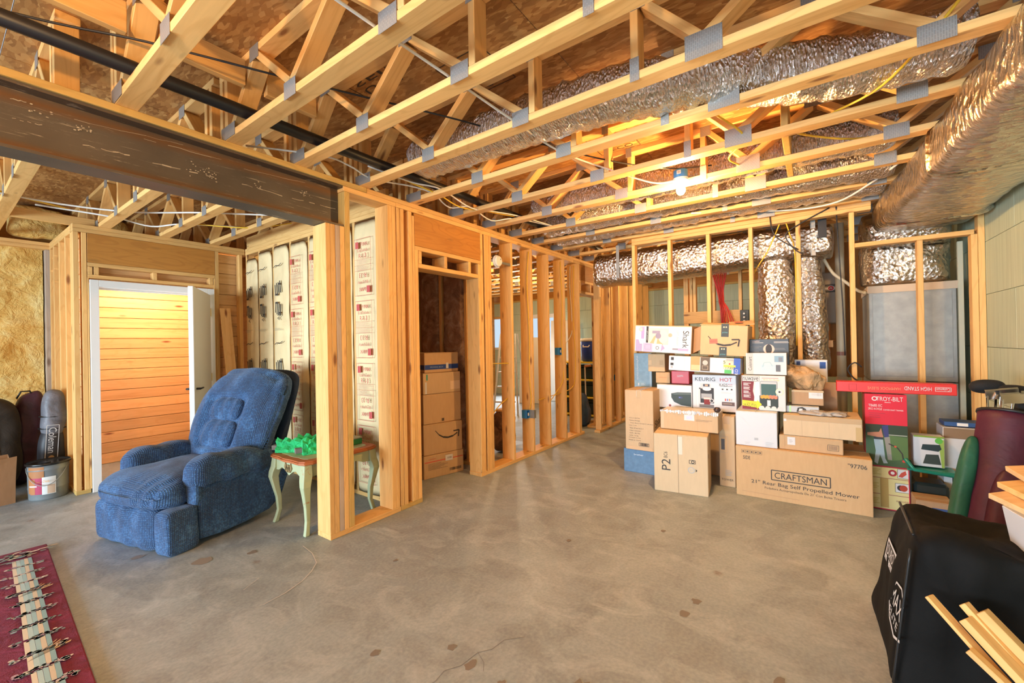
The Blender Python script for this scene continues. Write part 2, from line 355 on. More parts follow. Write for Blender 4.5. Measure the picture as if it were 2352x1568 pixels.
class Print:
    """collects flat shapes in face coordinates: s right, t up, metres"""
    def __init__(p, O, Sx, Tx, Nx, eps=.0012): p.O = Vector(O); p.S = Vector(Sx); p.T = Vector(Tx); p.N = Vector(Nx); p.mb = MB(); p.e = eps; p.k = 0
    def P(p, s, t): return p.O+s*p.S+t*p.T+(p.e+min(p.k, 140)*.00006)*p.N
    def poly(p, pts, c): p.k += 1; p.mb.add([p.P(*q) for q in pts], [tuple(range(len(pts)))], ink(c)); return p
    def rect(p, s, t, w, h, c, rot=0):
        cs, sn = math.cos(rot), math.sin(rot); return p.poly([(s+x*cs-y*sn, t+x*sn+y*cs) for x, y in ((-w/2, -h/2), (w/2, -h/2), (w/2, h/2), (-w/2, h/2))], c)
    def frame(p, s, t, w, h, b, c):
        p.rect(s, t+h/2, w, b, c); p.rect(s, t-h/2, w, b, c); p.rect(s-w/2, t, b, h, c); p.rect(s+w/2, t, b, h, c); return p
    def disc(p, s, t, r, c, r2=None, n=20): return p.poly([(s+r*math.cos(6.2832*k/n), t+(r2 or r)*math.sin(6.2832*k/n)) for k in range(n)], c)
    def line(p, pts, w, c):
        for a, b in zip(pts[:-1], pts[1:]):
            d = Vector((b[0]-a[0], b[1]-a[1])); L = d.length; n_ = Vector((-d.y, d.x))/L*w/2; p.poly([(a[0]-n_.x, a[1]-n_.y), (b[0]-n_.x, b[1]-n_.y), (b[0]+n_.x, b[1]+n_.y), (a[0]+n_.x, a[1]+n_.y)], c)
        return p
    def text(p, st, s, t, h, c, w=None, rot=0, flip=1):
        vs, fs, ar = text_geo(st); w = w or h*ar; cs, sn = math.cos(rot), math.sin(rot); p.k += 1
        p.mb.add([p.P(s+((x-.5)*w*flip)*cs-((y-.5)*h)*sn, t+((x-.5)*w*flip)*sn+((y-.5)*h)*cs) for x, y in vs], fs, ink(c)); return p
    def lines(p, s, t, w, h, n, c, frac=.45):   # rows of small print
        for i in range(n):
            ww = w*random.uniform(.6, 1); p.rect(s-w/2+ww/2, t+h/2-(i+.5)*h/n, ww, h/n*frac, c)
        return p
    def bars(p, s, t, w, h, c, n=18):
        x = s-w/2
        for i in range(n): p.rect(x+w/n*(i+.5), t, w/n*random.choice((.3, .5, .7)), h, c)
        return p
    def build(p, parent, name='print'):
        o = p.mb.build(name, parent, fix=False)
        if len(p.mb.f) > 3: o['kind'] = 'stuff'
        return o
# ---- foil-wrapped ducts
def duct(name, parent, path, ry, rz, mat, e=3, n=28, seg=.045, crink=.012, freq=9, caps=True, seed=0, rib=0, up=None):
    pts = [Vector(p) for p in path]; R = []
    RY = ry if isinstance(ry, list) else [ry]*len(pts); RZ = rz if isinstance(rz, list) else [rz]*len(pts)
    for i in range(len(pts)-1):
        L = (pts[i+1]-pts[i]).length; k = max(1, int(L/seg))
        for j in range(k): f = j/k; R.append((pts[i].lerp(pts[i+1], f), RY[i]*(1-f)+RY[i+1]*f, RZ[i]*(1-f)+RZ[i+1]*f))
    R.append((pts[-1], RY[-1], RZ[-1])); V = []; F = []; U = up or Vector((0, 0, 1)); sd = Vector((seed*7.3, seed*3.1, seed))
    if caps:
        d0 = (R[1][0]-R[0][0]).normalized(); d1 = (R[-1][0]-R[-2][0]).normalized()
        R = [(R[0][0]-d0*.03, R[0][1]*.55, R[0][2]*.55), (R[0][0]-d0*.02, R[0][1]*.88, R[0][2]*.88)]+R+[(R[-1][0]+d1*.02, R[-1][1]*.88, R[-1][2]*.88), (R[-1][0]+d1*.03, R[-1][1]*.55, R[-1][2]*.55)]
    for i, (p, a, b) in enumerate(R):
        d = (R[min(i+1, len(R)-1)][0]-R[max(i-1, 0)][0]).normalized(); side = d.cross(U).normalized(); upv = side.cross(d)
        for k in range(n):
            th = 2*math.pi*k/n; c, s_ = math.cos(th), math.sin(th); q = (abs(c)**e+abs(s_)**e)**(-1/e)
            w = p+side*(c*q*a)+upv*(s_*q*b); dr = (w-p).normalized()
            V.append(w+dr*(crink*(noise.noise(w*freq+sd)+.6*noise.noise(w*freq*2.7+sd))+rib*math.sin(i*2.1)))
    for i in range(len(R)-1):
        for k in range(n): F.append((i*n+k, i*n+(k+1) % n, (i+1)*n+(k+1) % n, (i+1)*n+k))
    F.append(tuple(range(n-1, -1, -1))); F.append(tuple((len(R)-1)*n+k for k in range(n)))
    b = MB(); b.add(V, F, mat); return b.build(name, parent, smooth=True)
def cable(name, pts, r, col, label=None, cat=None, parent=None, sub=5, group=None):
    P = [Vector(p) for p in pts]; out = []
    for i in range(len(P)-1):
        a = P[max(i-1, 0)]; b = P[i]; c = P[i+1]; d = P[min(i+2, len(P)-1)]
        for k in range(sub):
            t = k/sub; out.append(.5*((2*b)+(c-a)*t+(2*a-5*b+4*c-d)*t*t+(3*b-a-3*c+d)*t**3))
    out.append(P[-1]); o = MB().tube(out, r, col, 6).build(name, parent, smooth=True)
    if label: tag(o, label, cat, group)
    return o
WHITE = plain('white_paint', (.80, .80, .77), .45)
BLACKP = plain('black_plastic', (.012, .012, .013), .4)
YCAB = plain('yellow_cable_sheath', (.80, .50, .035), .5)
WCAB = plain('white_cable_sheath', (.80, .78, .72), .5)
BCAB = plain('black_cable_sheath', (.02, .02, .022), .5)
# ---------------------------------------------------------------- the setting
ZT = 2.605          # underside of the floor trusses
XB = 9.2            # far wall
YR = -1.15          # right wall
YF = 7.15           # wall behind the cedar room
YW, YWB = 2.805, 2.970   # front and back face of the main stud wall
fl = MB().box(-3.2, XB+.2, YR-.2, YF+.2, -.12, 0, concrete()).build('floor'); fl['kind'] = 'structure'
pf_ = Print((0, 0, 0), (1, 0, 0), (0, 1, 0), (0, 0, 1), .0006); random.seed(4)
for (x, y, r) in ((1.39, 1.36, .022), (1.36, 1.22, .026), (2.22, .55, .03), (2.36, .52, .025), (1.5, .78, .05), (1.42, .82, .035), (1.17, 1.62, .02), (1.35, 1.05, .018), (.82, 3.68, .035), (1.28, 3.10, .03), (1.05, 3.25, .05), (1.98, .13, .03), (2.05, -.02, .02), (1.75, 2.2, .015), (2.6, 1.4, .02), (3.1, .9, .018)):
    pf_.poly([(x+r*random.uniform(.6, 1.15)*math.cos(a*.5236)*1.25, y+r*random.uniform(.6, 1.15)*math.sin(a*.5236)) for a in range(12)], (.20, .18, .16) if r < .033 or y < 1 else (.27, .235, .20))
pts = [(1.63, 1.12), (1.56, 1.19), (1.48, 1.20), (1.43, 1.24), (1.33, 1.25), (1.27, 1.29), (1.21, 1.28), (1.10, 1.31), (1.0, 1.33)]; pf_.line(pts, .0022, (.20, .185, .17)); pf_.line([(1.43, 1.24), (1.40, 1.18), (1.36, 1.15)], .0018, (.20, .185, .17))
pf_.line([(1.05, 2.42), (1.17, 2.43), (1.29, 2.47), (1.38, 2.53), (1.45, 2.60), (1.50, 2.74), (1.52, 2.9)], .005, (.56, .54, .50)); pf_.line([(1.05, 2.66), (1.16, 2.72)], .003, (.56, .54, .50)); pf_.build(fl, 'floor_marks')
# ceiling: strand-board sheets
ceil = struct('ceiling', label='strand board subfloor above the open trusses')
for i in range(-3, 8):
    for j in range(-1, 4):
        x0 = i*1.22+(.61 if j % 2 else 0)*0+.26; y0 = j*2.44-1.3
        stick('strand_board', ceil, x0+.002, x0+1.218, y0+.002, y0+2.438, ZT+.40, ZT+.418, osb(), c=.001)
pr = Print((0, 0, ZT+.40), (0, -1, 0), (1, 0, 0), (0, 0, -1))
BK = (.045, .03, .02)
for (x, y, rows) in ((1.55, 2.18, ('UC', 'SFI', '23/32', 'FLOOR')), (1.95, 1.62, ('A', 'JAN 18', 'RATED')), (2.62, 1.62, ('SFI', 'APA 24', '23/32')), (.30, 2.3, ('FELT', 'RATED')), (3.3, 1.3, ('TECO', '23/32'))):
    pr.frame(-y, x, .34, .34, .006, BK)
    for k, s_ in enumerate(rows): pr.text(s_, -y, x+.12-.085*k, .055, BK, w=.24)
pr.build(ceil, 'stamp')
# right wall and far wall: insulated concrete forms, block by block
def icf_wall(name, axis, pos, a0, a1, z1, label):
    w = struct(name, label=label); L = 1.2; H = .425; k = 0; z = 0
    while z < z1-.01:
        h = min(H, z1-z); a = a0-(L/2 if k % 2 else 0)
        while a < a1:
            b0, b1 = max(a, a0), min(a+L, a1)
            if b1-b0 > .05:
                if axis == 'x': stick('foam_block', w, b0+.0015, b1-.0015, pos-.2, pos, z+.0015, z+h-.0015, icf(), c=.0015)
                else: stick('foam_block', w, pos, pos+.2, b0+.0015, b1-.0015, z+.0015, z+h-.0015, icf(), c=.0015)
            a += L
        z += H; k += 1
    return w
icf_wall('wall_right', 'x', YR, -1.0, XB, 2.55, 'pale green insulated form wall on the right')
wb = struct('wall_back', label='pale green insulated form wall at the far end')
def blocks(y0, y1, z0, z1):
    z = z0; k = 0
    while z < z1-.02:
        h = min(.425, z1-z); a = y0-(.6 if k % 2 else 0)
        while a < y1:
            b0, b1 = max(a, y0), min(a+1.2, y1)
            if b1-b0 > .05: stick('foam_block', wb, XB, XB+.2, b0+.0015, b1-.0015, z+.0015, z+h-.0015, icf(), c=.0015)
            a += 1.2
        z += .425; k += 1
blocks(YR, 5.2, 0, 2.45); blocks(5.2, 6.25, 2.1, 2.45); blocks(6.25, 6.55, 0, 2.45); blocks(6.55, 7.35, 0, 1.2); blocks(6.55, 7.35, 2.1, 2.45)
stick('sill_plate', wb, XB-.02, XB+.2, YR, 7.35, 2.45, 2.49, treated('y')); stick('rim_board', wb, XB+.1, XB+.14, YR, 7.35, 2.49, 3.0, board_dark('y'))
gl = plain('window_glass', (.9, .95, 1), .05); gl.node_tree.nodes['Principled BSDF'].inputs['Transmission Weight'].default_value = 1; gl.node_tree.nodes['Principled BSDF'].inputs['IOR'].default_value = 1.02
dr = struct('door_2', label='bright glazed patio door in the far wall')
for (y0, y1, z0, z1) in ((5.2, 5.28, 0, 2.1), (6.17, 6.25, 0, 2.1), (5.28, 6.17, 0, .12), (5.28, 6.17, 2.0, 2.1), (5.70, 5.75, .12, 2.0)): stick('frame', dr, XB, XB+.1, y0, y1, z0, z1, WHITE)
for y0 in (5.28, 5.75): stick('pane', dr, XB+.05, XB+.055, y0, y0+.42, .12, 2.0, gl, c=.0005)
wn = struct('window_1', label='bright window high in the far wall corner')
for (y0, y1, z0, z1) in ((6.55, 6.6, 1.2, 2.1), (7.30, 7.35, 1.2, 2.1), (6.6, 7.3, 1.2, 1.26), (6.6, 7.3, 2.04, 2.1)): stick('frame', wn, XB, XB+.1, y0, y1, z0, z1, pine('y') if z0 > 2 else WHITE)
stick('pane', wn, XB+.05, XB+.055, 6.6, 7.3, 1.26, 2.04, gl, c=.0005)
# wall along Y=7.15 : spray foam on the left, framing
wl = struct('wall_left', label='yellow spray foam wall behind the camping bags')
V = []; F = []; nx, nz = 60, 46
for j in range(nz+1):
    for i in range(nx+1):
        x = -2.2+(3.0*i/nx); z = .02+2.51*j/nz; bul = .035*noise.noise(Vector((x*3, 0, z*3)))+.02*noise.noise(Vector((x*9, 3, z*9)))
        if z < 1.75: bul += .02*noise.noise(Vector((x*6, 9, z*14)))+.02
        V.append((x, 7.10-abs(bul)*1.4, z))
for j in range(nz):
    for i in range(nx): q = j*(nx+1)+i; F.append((q, q+1, q+nx+2, q+nx+1))
b = MB(); b.add(V, F, foam_yellow()); b.build('spray_foam', wl, smooth=True)
stick('sheathing', wl, -3, XB, YF, YF+.05, 0, 3.0, board_dark('x')); stick('top_plate', wl, -3, .95, 7.0, 7.14, ZT-.038, ZT); stick('top_plate', wl, -3, .95, 7.0, 7.14, ZT-.078, ZT-.040)
stick('sole_plate', wl, -3, .95, 7.06, 7.14, 0, .038); stick('stud', wl, .81, .85, 7.0, 7.14, .038, ZT-.08, greywood); stick('stud', wl, .86, .90, 7.0, 7.14, .038, ZT-.08); stick('stud', wl, .30, .338, 7.08, 7.14, .038, ZT-.08)
wbh = struct('wall_light_block', label='unseen framed wall added behind the camera to limit the daylight')  # unseen wall and lintel, added to limit how far the daylight reaches
stick('sheathing', wbh, -3.1, -3.05, 5.7, YF, 0, 3.0, board_dark('y')); stick('sheathing', wbh, -3.1, -3.05, YR, 5.7, 2.06, 3.0, board_dark('y')); stick('sheathing', wbh, -3.1, -3.05, YR, -.3, 0, 2.06, board_dark('y'))
for y in (5.7, 6.1, 6.5, 6.9): stick('stud', wbh, -3.05, -2.91, y, y+.038, 0, ZT)
# ---- main stud wall
mw = struct('wall_main', label='open two by six stud wall with doorways')
def ms(name, x0, x1, z0, z1, fn=pine, y0=YW, y1=YWB, ax=None): return stick(name, mw, x0, x1, y0, y1, z0, z1, fn, ax)
PB = .038
ms('sole_plate', 1.671, 2.300, 0, PB); ms('sole_plate', 2.302, 2.540, 0, PB, treated)
ms('sole_plate', 3.345, 5.225, 0, PB); ms('sole_plate', 5.228, 5.765, 0, PB); ms('sole_plate', 6.20, XB, 0, PB)
zb = 2.262
for a, b_, fn in ((1.671, 1.708, pine), (1.709, 1.746, pine), (1.748, 1.784, greywood), (1.785, 1.822, pine)): ms('post_stud', a, b_, PB, zb, fn)
ms('post', 1.824, 1.868, PB, ZT-.077, treated)
for a, b_ in ((2.214, 2.256), (2.257, 2.294), (2.303, 2.338), (2.342, 2.381)): ms('post_stud', a, b_, PB, ZT-.077)
ms('king_stud', 2.430, 2.470, PB, ZT-.077); ms('trimmer', 2.498, 2.536, PB, 2.21); ms('spacer', 2.4715, 2.497, PB, 2.5, pine)
ms('top_plate', 1.82, 2.30, ZT-.076, ZT-.039); ms('top_plate', 2.301, 5.5, ZT-.076, ZT-.039); ms('top_plate', 5.502, XB, ZT-.076, ZT-.039)
ms('top_plate', 2.02, 4.4, ZT-.038, ZT); ms('top_plate', 4.402, XB, ZT-.038, ZT)
ms('header', 2.498, 3.39, 2.245, ZT-.078, board_dark, ax='x') ; ms('header_plate', 2.498, 3.39, 2.205, 2.243)
for a in (2.54, 2.86, 3.20): ms('cripple', a, a+.038, 2.094, 2.204)
ms('head_plate', 2.537, 3.35, 2.055, 2.093)
ms('trimmer', 3.352, 3.39, PB, 2.204)
for a, b_ in ((3.392, 3.43), (3.452, 3.49), (3.492, 3.53), (3.532, 3.57)): ms('post_stud', a, b_, PB, ZT-.077)
STUDX = (3.93, 4.35, 4.75, 5.187, 5.597)
for x in STUDX: ms('stud', x, x+.038, PB, ZT-.077)
ms('stud', 5.64, 5.678, PB, ZT-.077)
ms('header', 5.68, 6.50, 2.30, ZT-.078, board_dark, ax='x'); ms('header_plate', 5.68, 6.50, 2.26, 2.298); ms('head_plate', 5.70, 6.44, 2.10, 2.138)
for a in (5.70, 6.05, 6.40): ms('cripple', a, a+.038, 2.139, 2.259)
ms('trimmer', 6.44, 6.478, PB, 2.259); ms('king_stud', 6.502, 6.54, PB, ZT-.077); ms('stud', 6.56, 6.60, PB, ZT-.077)
for x in (6.9, 7.3, 7.7, 8.1, 8.5, 8.9): ms('stud', x, x+.038, PB, ZT-.077)
# knot hole drilled in the corner post
# ---- wall round the cedar room
dw = struct('wall_cedar_front', label='framed wall of the cedar room with the white door'); YD = 5.735
def dm(name, x0, x1, z0, z1, fn=pine, y0=YD, y1=YD+.089, ax=None): return stick(name, dw, x0, x1, y0, y1, z0, z1, fn, ax)
dm('sole_plate', .84, .945, 0, PB, treated); dm('sole_plate', 2.012, 2.34, 0, PB, treated)
dm('top_plate', .84, 2.34, ZT-.076, ZT-.039); dm('top_plate', .84, 2.34, ZT-.038, ZT)
dm('corner_stud', .842, .88, PB, ZT-.077); dm('corner_stud', .842, .88, PB, ZT-.077, y0=YD+.092, y1=YD+.13); dm('king_stud', .90, .936, PB, ZT-.077)
dm('trimmer', .938, .950, PB, 2.09); dm('trimmer', 2.002, 2.018, PB, 2.204); dm('king_stud', 2.02, 2.057, PB, ZT-.077)
dm('stud', 2.275, 2.312, PB, ZT-.077)
dm('header', .94, 2.018, 2.245, ZT-.078, board_dark, ax='x'); dm('header_plate', .94, 2.018, 2.205, 2.243); dm('head_plate', .94, 2.001, 2.09, 2.125)
for a in (.94, .985, 1.44, 1.96): dm('cripple', a, a+.036, 2.126, 2.204)
# return wall on the left side of the cedar room
rw = struct('wall_cedar_side', label='side studs of the cedar room beside the camping bags')
for y in (6.10, 6.42, 6.74, 6.95): stick('stud', rw, .842, .931, y, y+.038, PB, ZT-.077)
stick('sole_plate', rw, .842, .931, YD+.135, 7.0, 0, PB); stick('top_plate', rw, .842, .931, YD+.135, 7.0, ZT-.076, ZT-.039); stick('top_plate', rw, .842, .931, YD+.135, 7.0, ZT-.038, ZT)
# knotty tongue-and-groove planks lining the cedar room
pk = struct('wall_cedar_lining', label='knotty tongue and groove pine planks inside the cedar room')
ph = .127; CE = cedar('x'); CEY = cedar('y')
k = 0
while k*ph < 2.5:
    z0 = k*ph+.002; z1 = min(z0+ph-.005, 2.52)
    stick('plank', pk, .95, 2.34, 7.02, 7.04, z0, z1, CE, c=.006)
    if z0 > 2.08 and z0 < 2.5: stick('plank', pk, .96, 2.34, YD+.091, YD+.107, z0, z1, CE, c=.006)
    elif z0 <= 2.08: stick('plank', pk, 2.06, 2.34, YD+.091, YD+.107, z0, z1, CE, c=.006)
    stick('plank', pk, .933, .949, YD+.14, 7.015, z0, z1, CEY, c=.004)
    stick('plank', pk, 2.322, 2.338, YD+.11, 7.015, z0, z1, CEY, c=.004)
    k += 1
stick('backing', pk, 2.06, 2.32, YD+.1075, YD+.1095, 0, 2.5, CE, c=.0003); stick('backing', pk, .955, 2.06, YD+.1075, YD+.1095, 2.05, 2.5, CE, c=.0003)  # thin sheets added to stop room light leaking through the plank gaps
stick('ceiling_lining', pk, .95, 2.33, YD+.11, 7.02, 2.525, 2.54, CE)
# white door frame and open slab
df = struct('door_1', label='white painted door frame with the slab standing open')
def fr(name, x0, x1, y0, y1, z0, z1): return stick(name, df, x0, x1, y0, y1, z0, z1, WHITE, c=.004)
fr('jamb', .956, 1.0, YD-.012, YD+.115, 0, 2.04); fr('jamb', 1.952, 1.996, YD-.012, YD+.115, 0, 2.04); fr('jamb_head', 1.0, 1.952, YD-.012, YD+.115, 2.0, 2.04)
fr('stop', 1.0005, 1.013, YD+.04, YD+.075, 0, 2.0); fr('stop', 1.939, 1.9515, YD+.04, YD+.075, 0, 2.0); fr('stop_head', 1.013, 1.939, YD+.04, YD+.075, 1.988, 1.9995)
fr('casing', .950, 1.016, YD-.028, YD-.0125, 0, 2.075); fr('casing', 1.936, 2.0, YD-.028, YD-.0125, 0, 2.075); fr('casing_head', 1.016, 1.936, YD-.028, YD-.0125, 2.008, 2.075)
hx, hy = 1.928, 5.69; ex, ey = 1.54, 4.98; ang = math.atan2(ey-hy, ex-hx); L = .81
sl = bpy.data.objects.new('door_slab', bmesh_box(L, .044, 1.985, WHITE, .004)); sl.location = (hx+math.cos(ang)*L/2, hy+math.sin(ang)*L/2, 1.008); sl.rotation_euler = (0, 0, ang); link(sl, df)
BR = plain('brass', (.62, .42, .12), .3, 1)
for z in (.35, 1.05, 1.80): MB().tube([(1.938, YD-.036, z-.045), (1.938, YD-.036, z+.045)], .008, BR).box(1.938, 1.96, YD-.034, YD-.028, z-.045, z+.045, BR).build('hinge', df)
dv = Vector((math.cos(ang), math.sin(ang), 0)); nv = Vector((dv.y, -dv.x, 0)); hp = Vector((hx, hy, 0))+dv*(L-.07)+Vector((0, 0, .98))
b = MB()
for s_ in (-1, 1): b.tube([hp+nv*.022*s_, hp+nv*.06*s_], .011, BLACKP); b.tube([hp+nv*.058*s_, hp+nv*.058*s_-dv*.11], .009, BLACKP)
b.build('lever_handle', df, smooth=True)
# ---- insulation partition (kraft-faced batts) X=2.33
iw = struct('wall_insulated', label='partition framing behind the kraft faced batts')
XI = 2.345
stick('top_plate', iw, XI, XI+.089, YWB+.002, YD-.002, ZT-.076, ZT-.039); stick('top_plate', iw, XI, XI+.089, YWB+.002, YD-.002, ZT-.038, ZT); stick('sole_plate', iw, XI, XI+.089, YWB+.002, YD-.002, 0, PB)
BY = [5.70, 5.366, 5.013, 4.631, 4.250, 3.86, 3.47, 3.06]
for y in BY: stick('stud', iw, XI, XI+.089, y-.019, y+.019, PB, ZT-.077)
stick('ledger', iw, XI+.005, XI+.045, 3.0, 5.7, ZT+.002, ZT+.14, pine)
stick('sheathing', iw, XI+.092, XI+.1, YWB+.01, YD, PB, ZT-.08, board_dark('y'))
# ---- closet behind the doorway
cl = struct('wall_closet', label='insulated closet walls behind the doorway')
FGM = fiberglass()
for x in (2.46, 2.82, 3.18, 3.54): stick('stud', cl, x, x+.038, 4.40, 4.489, PB, ZT-.077, board_dark)
for y in (3.2, 3.6, 4.0, 4.36): stick('stud', cl, 3.60, 3.689, y, y+.038, PB, ZT-.077, pine)
stick('top_plate', cl, 2.44, 3.69, 4.40, 4.489, ZT-.076, ZT); stick('sole_plate', cl, 2.44, 3.69, 4.40, 4.489, 0, PB); stick('top_plate', cl, 3.60, 3.689, YWB+.01, 4.39, ZT-.076, ZT); stick('sole_plate', cl, 3.60, 3.689, YWB+.01, 4.39, 0, PB)
for i, x in enumerate((2.50, 2.86, 3.22)): pillow('fibreglass_batt', cl, .158, .05, 1.24, FGM, 8, (6, 4, 30), loc=(x+.16, 4.455, 1.27), wr=.03, wf=5, seed=i)
for i, y in enumerate((3.24, 3.64, 4.04)): pillow('fibreglass_batt', cl, .05, .155, 1.24, FGM, 8, (4, 6, 30), loc=(3.65, y+.175, 1.27), wr=.03, wf=5, seed=i+9)
stick('sheathing', cl, 2.44, 3.70, 4.52, 4.53, 0, 2.6, board_dark('z')); stick('sheathing', cl, 3.702, 3.712, YWB+.01, 4.53, 0, 2.6, board_dark('z'))
o = stick('brace', cl, 2.50, 3.10, 4.34, 4.378, 1.98, 2.07, board_dark, 'x'); o.rotation_euler = (0, -.62, 0)
# ---- partition with the boxes, X = 5
pw = struct('wall_partition', label='two by four stud partition in front of the furnace'); XP = 5.0
def pm(name, y0, y1, z0, z1, x0=XP, x1=XP+.089, fn=pine): return stick(name, pw, x0, x1, y0, y1, z0, z1, fn)
pm('top_plate', -.45, 1.765, ZT-.038, ZT); pm('top_plate', -.45, 1.765, ZT-.076, ZT-.039)
pm('sole_plate', YR, 1.765, 0, PB)
for y in (1.327, .915, .508, .10, -.311): pm('stud', y-.019, y+.019, PB, ZT-.077)
pm('end_stud', 1.727, 1.765, PB, ZT-.077)
pm('header_plate', -1.09, -.331, 2.20, 2.238); pm('stud', -.785, -.747, PB, 2.199); pm('stud', YR+.002, YR+.040, PB, 2.50); pm('stud', -1.108, -1.070, PB, 2.199)
# ---- steel beam with its nailer
bmw = struct('beam', label='dark rust streaked steel beam')
SB = steel_beam(); b = MB(); x0, x1 = -3.0, 1.822
b.box(x0, x1, YW+.01, YW+.16, 2.552, 2.566, SB); b.box(x0, x1, YW+.079, YW+.091, 2.279, 2.552, SB); b.box(x0, x1, YW+.01, YW+.16, 2.264, 2.279, SB); b.build('steel_beam', bmw)
stick('nailer', bmw, -3.0, 2.018, YW-.004, YWB+.003, 2.567, ZT, treated)

pb = Print((0, YW+.079, 0), (1, 0, 0), (0, 0, 1), (0, -1, 0), .0008); random.seed(8); SCR = (.46, .40, .30)
for (xa, za, xb, zb2, w_) in ((.463, 2.386, .637, 2.394, .004), (.73, 2.389, 1.059, 2.398, .005), (1.167, 2.404, 1.413, 2.395, .004), (.435, 2.496, .867, 2.535, .0018), (.695, 2.501, 1.108, 2.52, .002), (1.18, 2.501, 1.57, 2.53, .0018), (1.477, 2.397, 1.80, 2.403, .003), (.219, 2.501, .283, 2.511, .003), (.24, 2.42, .33, 2.425, .0025)):
    n = 8; pts = [(xa+(xb-xa)*k/n, za+(zb2-za)*k/n+random.uniform(-.003, .003)) for k in range(n+1)]
    for k in range(n):
        if random.random() < .8: pb.line([pts[k], pts[k+1]], w_*random.uniform(.4, 1.3), SCR)
for (x, z, r, m) in ((.32, 2.49, .03, 9), (.47, 2.46, .03, 12), (.95, 2.41, .05, 16), (1.02, 2.395, .03, 8), (1.56, 2.45, .03, 12), (1.25, 2.42, .03, 6)):
    for k in range(m): pb.disc(x+random.gauss(0, r*.6), z+random.gauss(0, r*.45), random.uniform(.002, .006), SCR, random.uniform(.0015, .004), 6)
pb.build(bmw, 'scratches')
# ---------------------------------------------------------------- floor trusses
ORD = ['first', 'second', 'third', 'fourth', 'fifth', 'sixth', 'seventh', 'eighth', 'ninth', 'tenth', 'eleventh', 'twelfth', 'thirteenth', 'fourteenth', 'fifteenth', 'sixteenth', 'seventeenth', 'eighteenth', 'nineteenth', 'twentieth']
zc0, zc1 = ZT+.038, ZT+.362
PLM = galv('truss_plate', True)
def plate(t, y, z, w, h):
    o = bpy.data.objects.new('connector_plate', bmesh_box(.002, w, h, PLM, .0003)); o.location = (-.0462, y, z); link(o, t)
def truss(x, y0, y1, bott, top, label, group, dx=0):
    """bott/top: joints; webs join listed pairs"""
    t = thing('floor_truss', label, 'truss', (x, 0, 0), 0, group); w = .0445
    def st(n, ya, yb, za, zb_):
        o = bpy.data.objects.new(n, bmesh_box(.089, yb-ya, zb_-za, pine('y'))); o.location = (0, (ya+yb)/2, (za+zb_)/2); link(o, t)
    st('bottom_chord', y0, y1, ZT, zc0); st('top_chord', y0, y1, zc1, ZT+.4)
    return t
def web(t, ya, za, yb, zb_): strut_yz('web', t, 0, ya, za, yb, zb_)
def vert(t, y): o = bpy.data.objects.new('web', bmesh_box(.089, .038, zc1-zc0-.002, pine('z'))); o.location = (0, y, (zc0+zc1)/2); link(o, t)
bj, tj = zc0+.012, zc1-.012
FX = [-.36, .12, .61, 1.095, 1.50, 2.0, 2.5, 3.03, 3.53, 4.02, 4.50, 4.98, 5.47, 5.96, 6.45, 6.94, 7.43, 7.92, 8.4, 8.9]
for i, x in enumerate(FX):
    if i < 2: continue
    t = truss(x, YR, YWB-.17+.17*.45, None, None, 'open web pine floor truss over the open floor, %s from the left' % ORD[i-2], 'floor trusses between the main wall and the right wall')
    for a in (2.855, 2.79, 1.235, .66): vert(t, a)
    for (ya, yb) in ((2.72, 2.44), (2.03, 2.40), (2.07, 1.70), (1.29, 1.66), (.34, .62), (.40, -.02), (-.46, -.06), (-.42, -.82), (-1.08, -.86)):
        web(t, ya, bj, yb, tj) if True else None
    for y, w_ in ((2.05, .11), (1.31, .11), (.36, .15), (-.44, .12)): plate(t, y, zc0-.005+(.012 if w_ > .14 else 0), w_, .11 if w_ > .14 else .085)
    plate(t, .66, zc0+.01, .045, .11); plate(t, 2.76, zc0+.0, .18, .075)
    for y, w_ in ((2.42, .10), (1.68, .10), (.64, .07), (-.04, .12), (1.24, .05), (-.84, .1)): plate(t, y, zc1+.0, w_, .075)
BX = [.42, 1.07, 1.55, 2.02, 2.5, 2.98, 3.48, 3.97, 4.46, 4.95, 5.44, 5.93, 6.42, 6.91, 7.4, 7.89, 8.38, 8.87]
for i, x in enumerate(BX):
    t = truss(x, YWB-.17+.17*.55, YF-.01, None, None, 'pine floor truss behind the beam and main wall, %s from the left' % ORD[i], 'floor trusses behind the main wall')
    for a in (2.945, 3.02, 4.55, 5.05, 6.25, 7.08): vert(t, a)
    for (ya, yb) in ((3.10, 3.40), (3.76, 3.44), (3.80, 4.14), (4.48, 4.18), (5.12, 5.42), (5.80, 5.46), (5.84, 6.18), (6.92, 6.6)): web(t, ya, bj, yb, tj)
    for y, w_ in ((3.78, .11), (4.5, .10), (5.1, .1), (5.82, .11), (3.05, .12)): plate(t, y, zc0-.005, w_, .085)
    for y, w_ in ((3.42, .1), (4.16, .1), (5.44, .1), (6.2, .1)): plate(t, y, zc1, w_, .075)
# ribbon boards set through the trusses near the beam
rb = struct('trim_1', label='strongback boards set across the trusses beside the beam')
for a, b_ in ((-.30, .055), (.175, .55), (.665, 1.04), (1.15, 1.445)): stick('strongback', rb, a, b_, 2.50, 2.54, ZT+.21, ZT+.35, pine)
bl = struct('trim_2', label='solid blocking over the cedar room and the far partition')
stick('blocking', bl, .47, 1.02, 5.85, 5.89, ZT+.001, ZT+.09); stick('blocking', bl, 3.58, 3.97, .10, .138, ZT+.04, ZT+.35, treated, 'z'); stick('blocking', bl, 3.08, 3.48, .10, .138, ZT+.04, ZT+.35, treated, 'z')
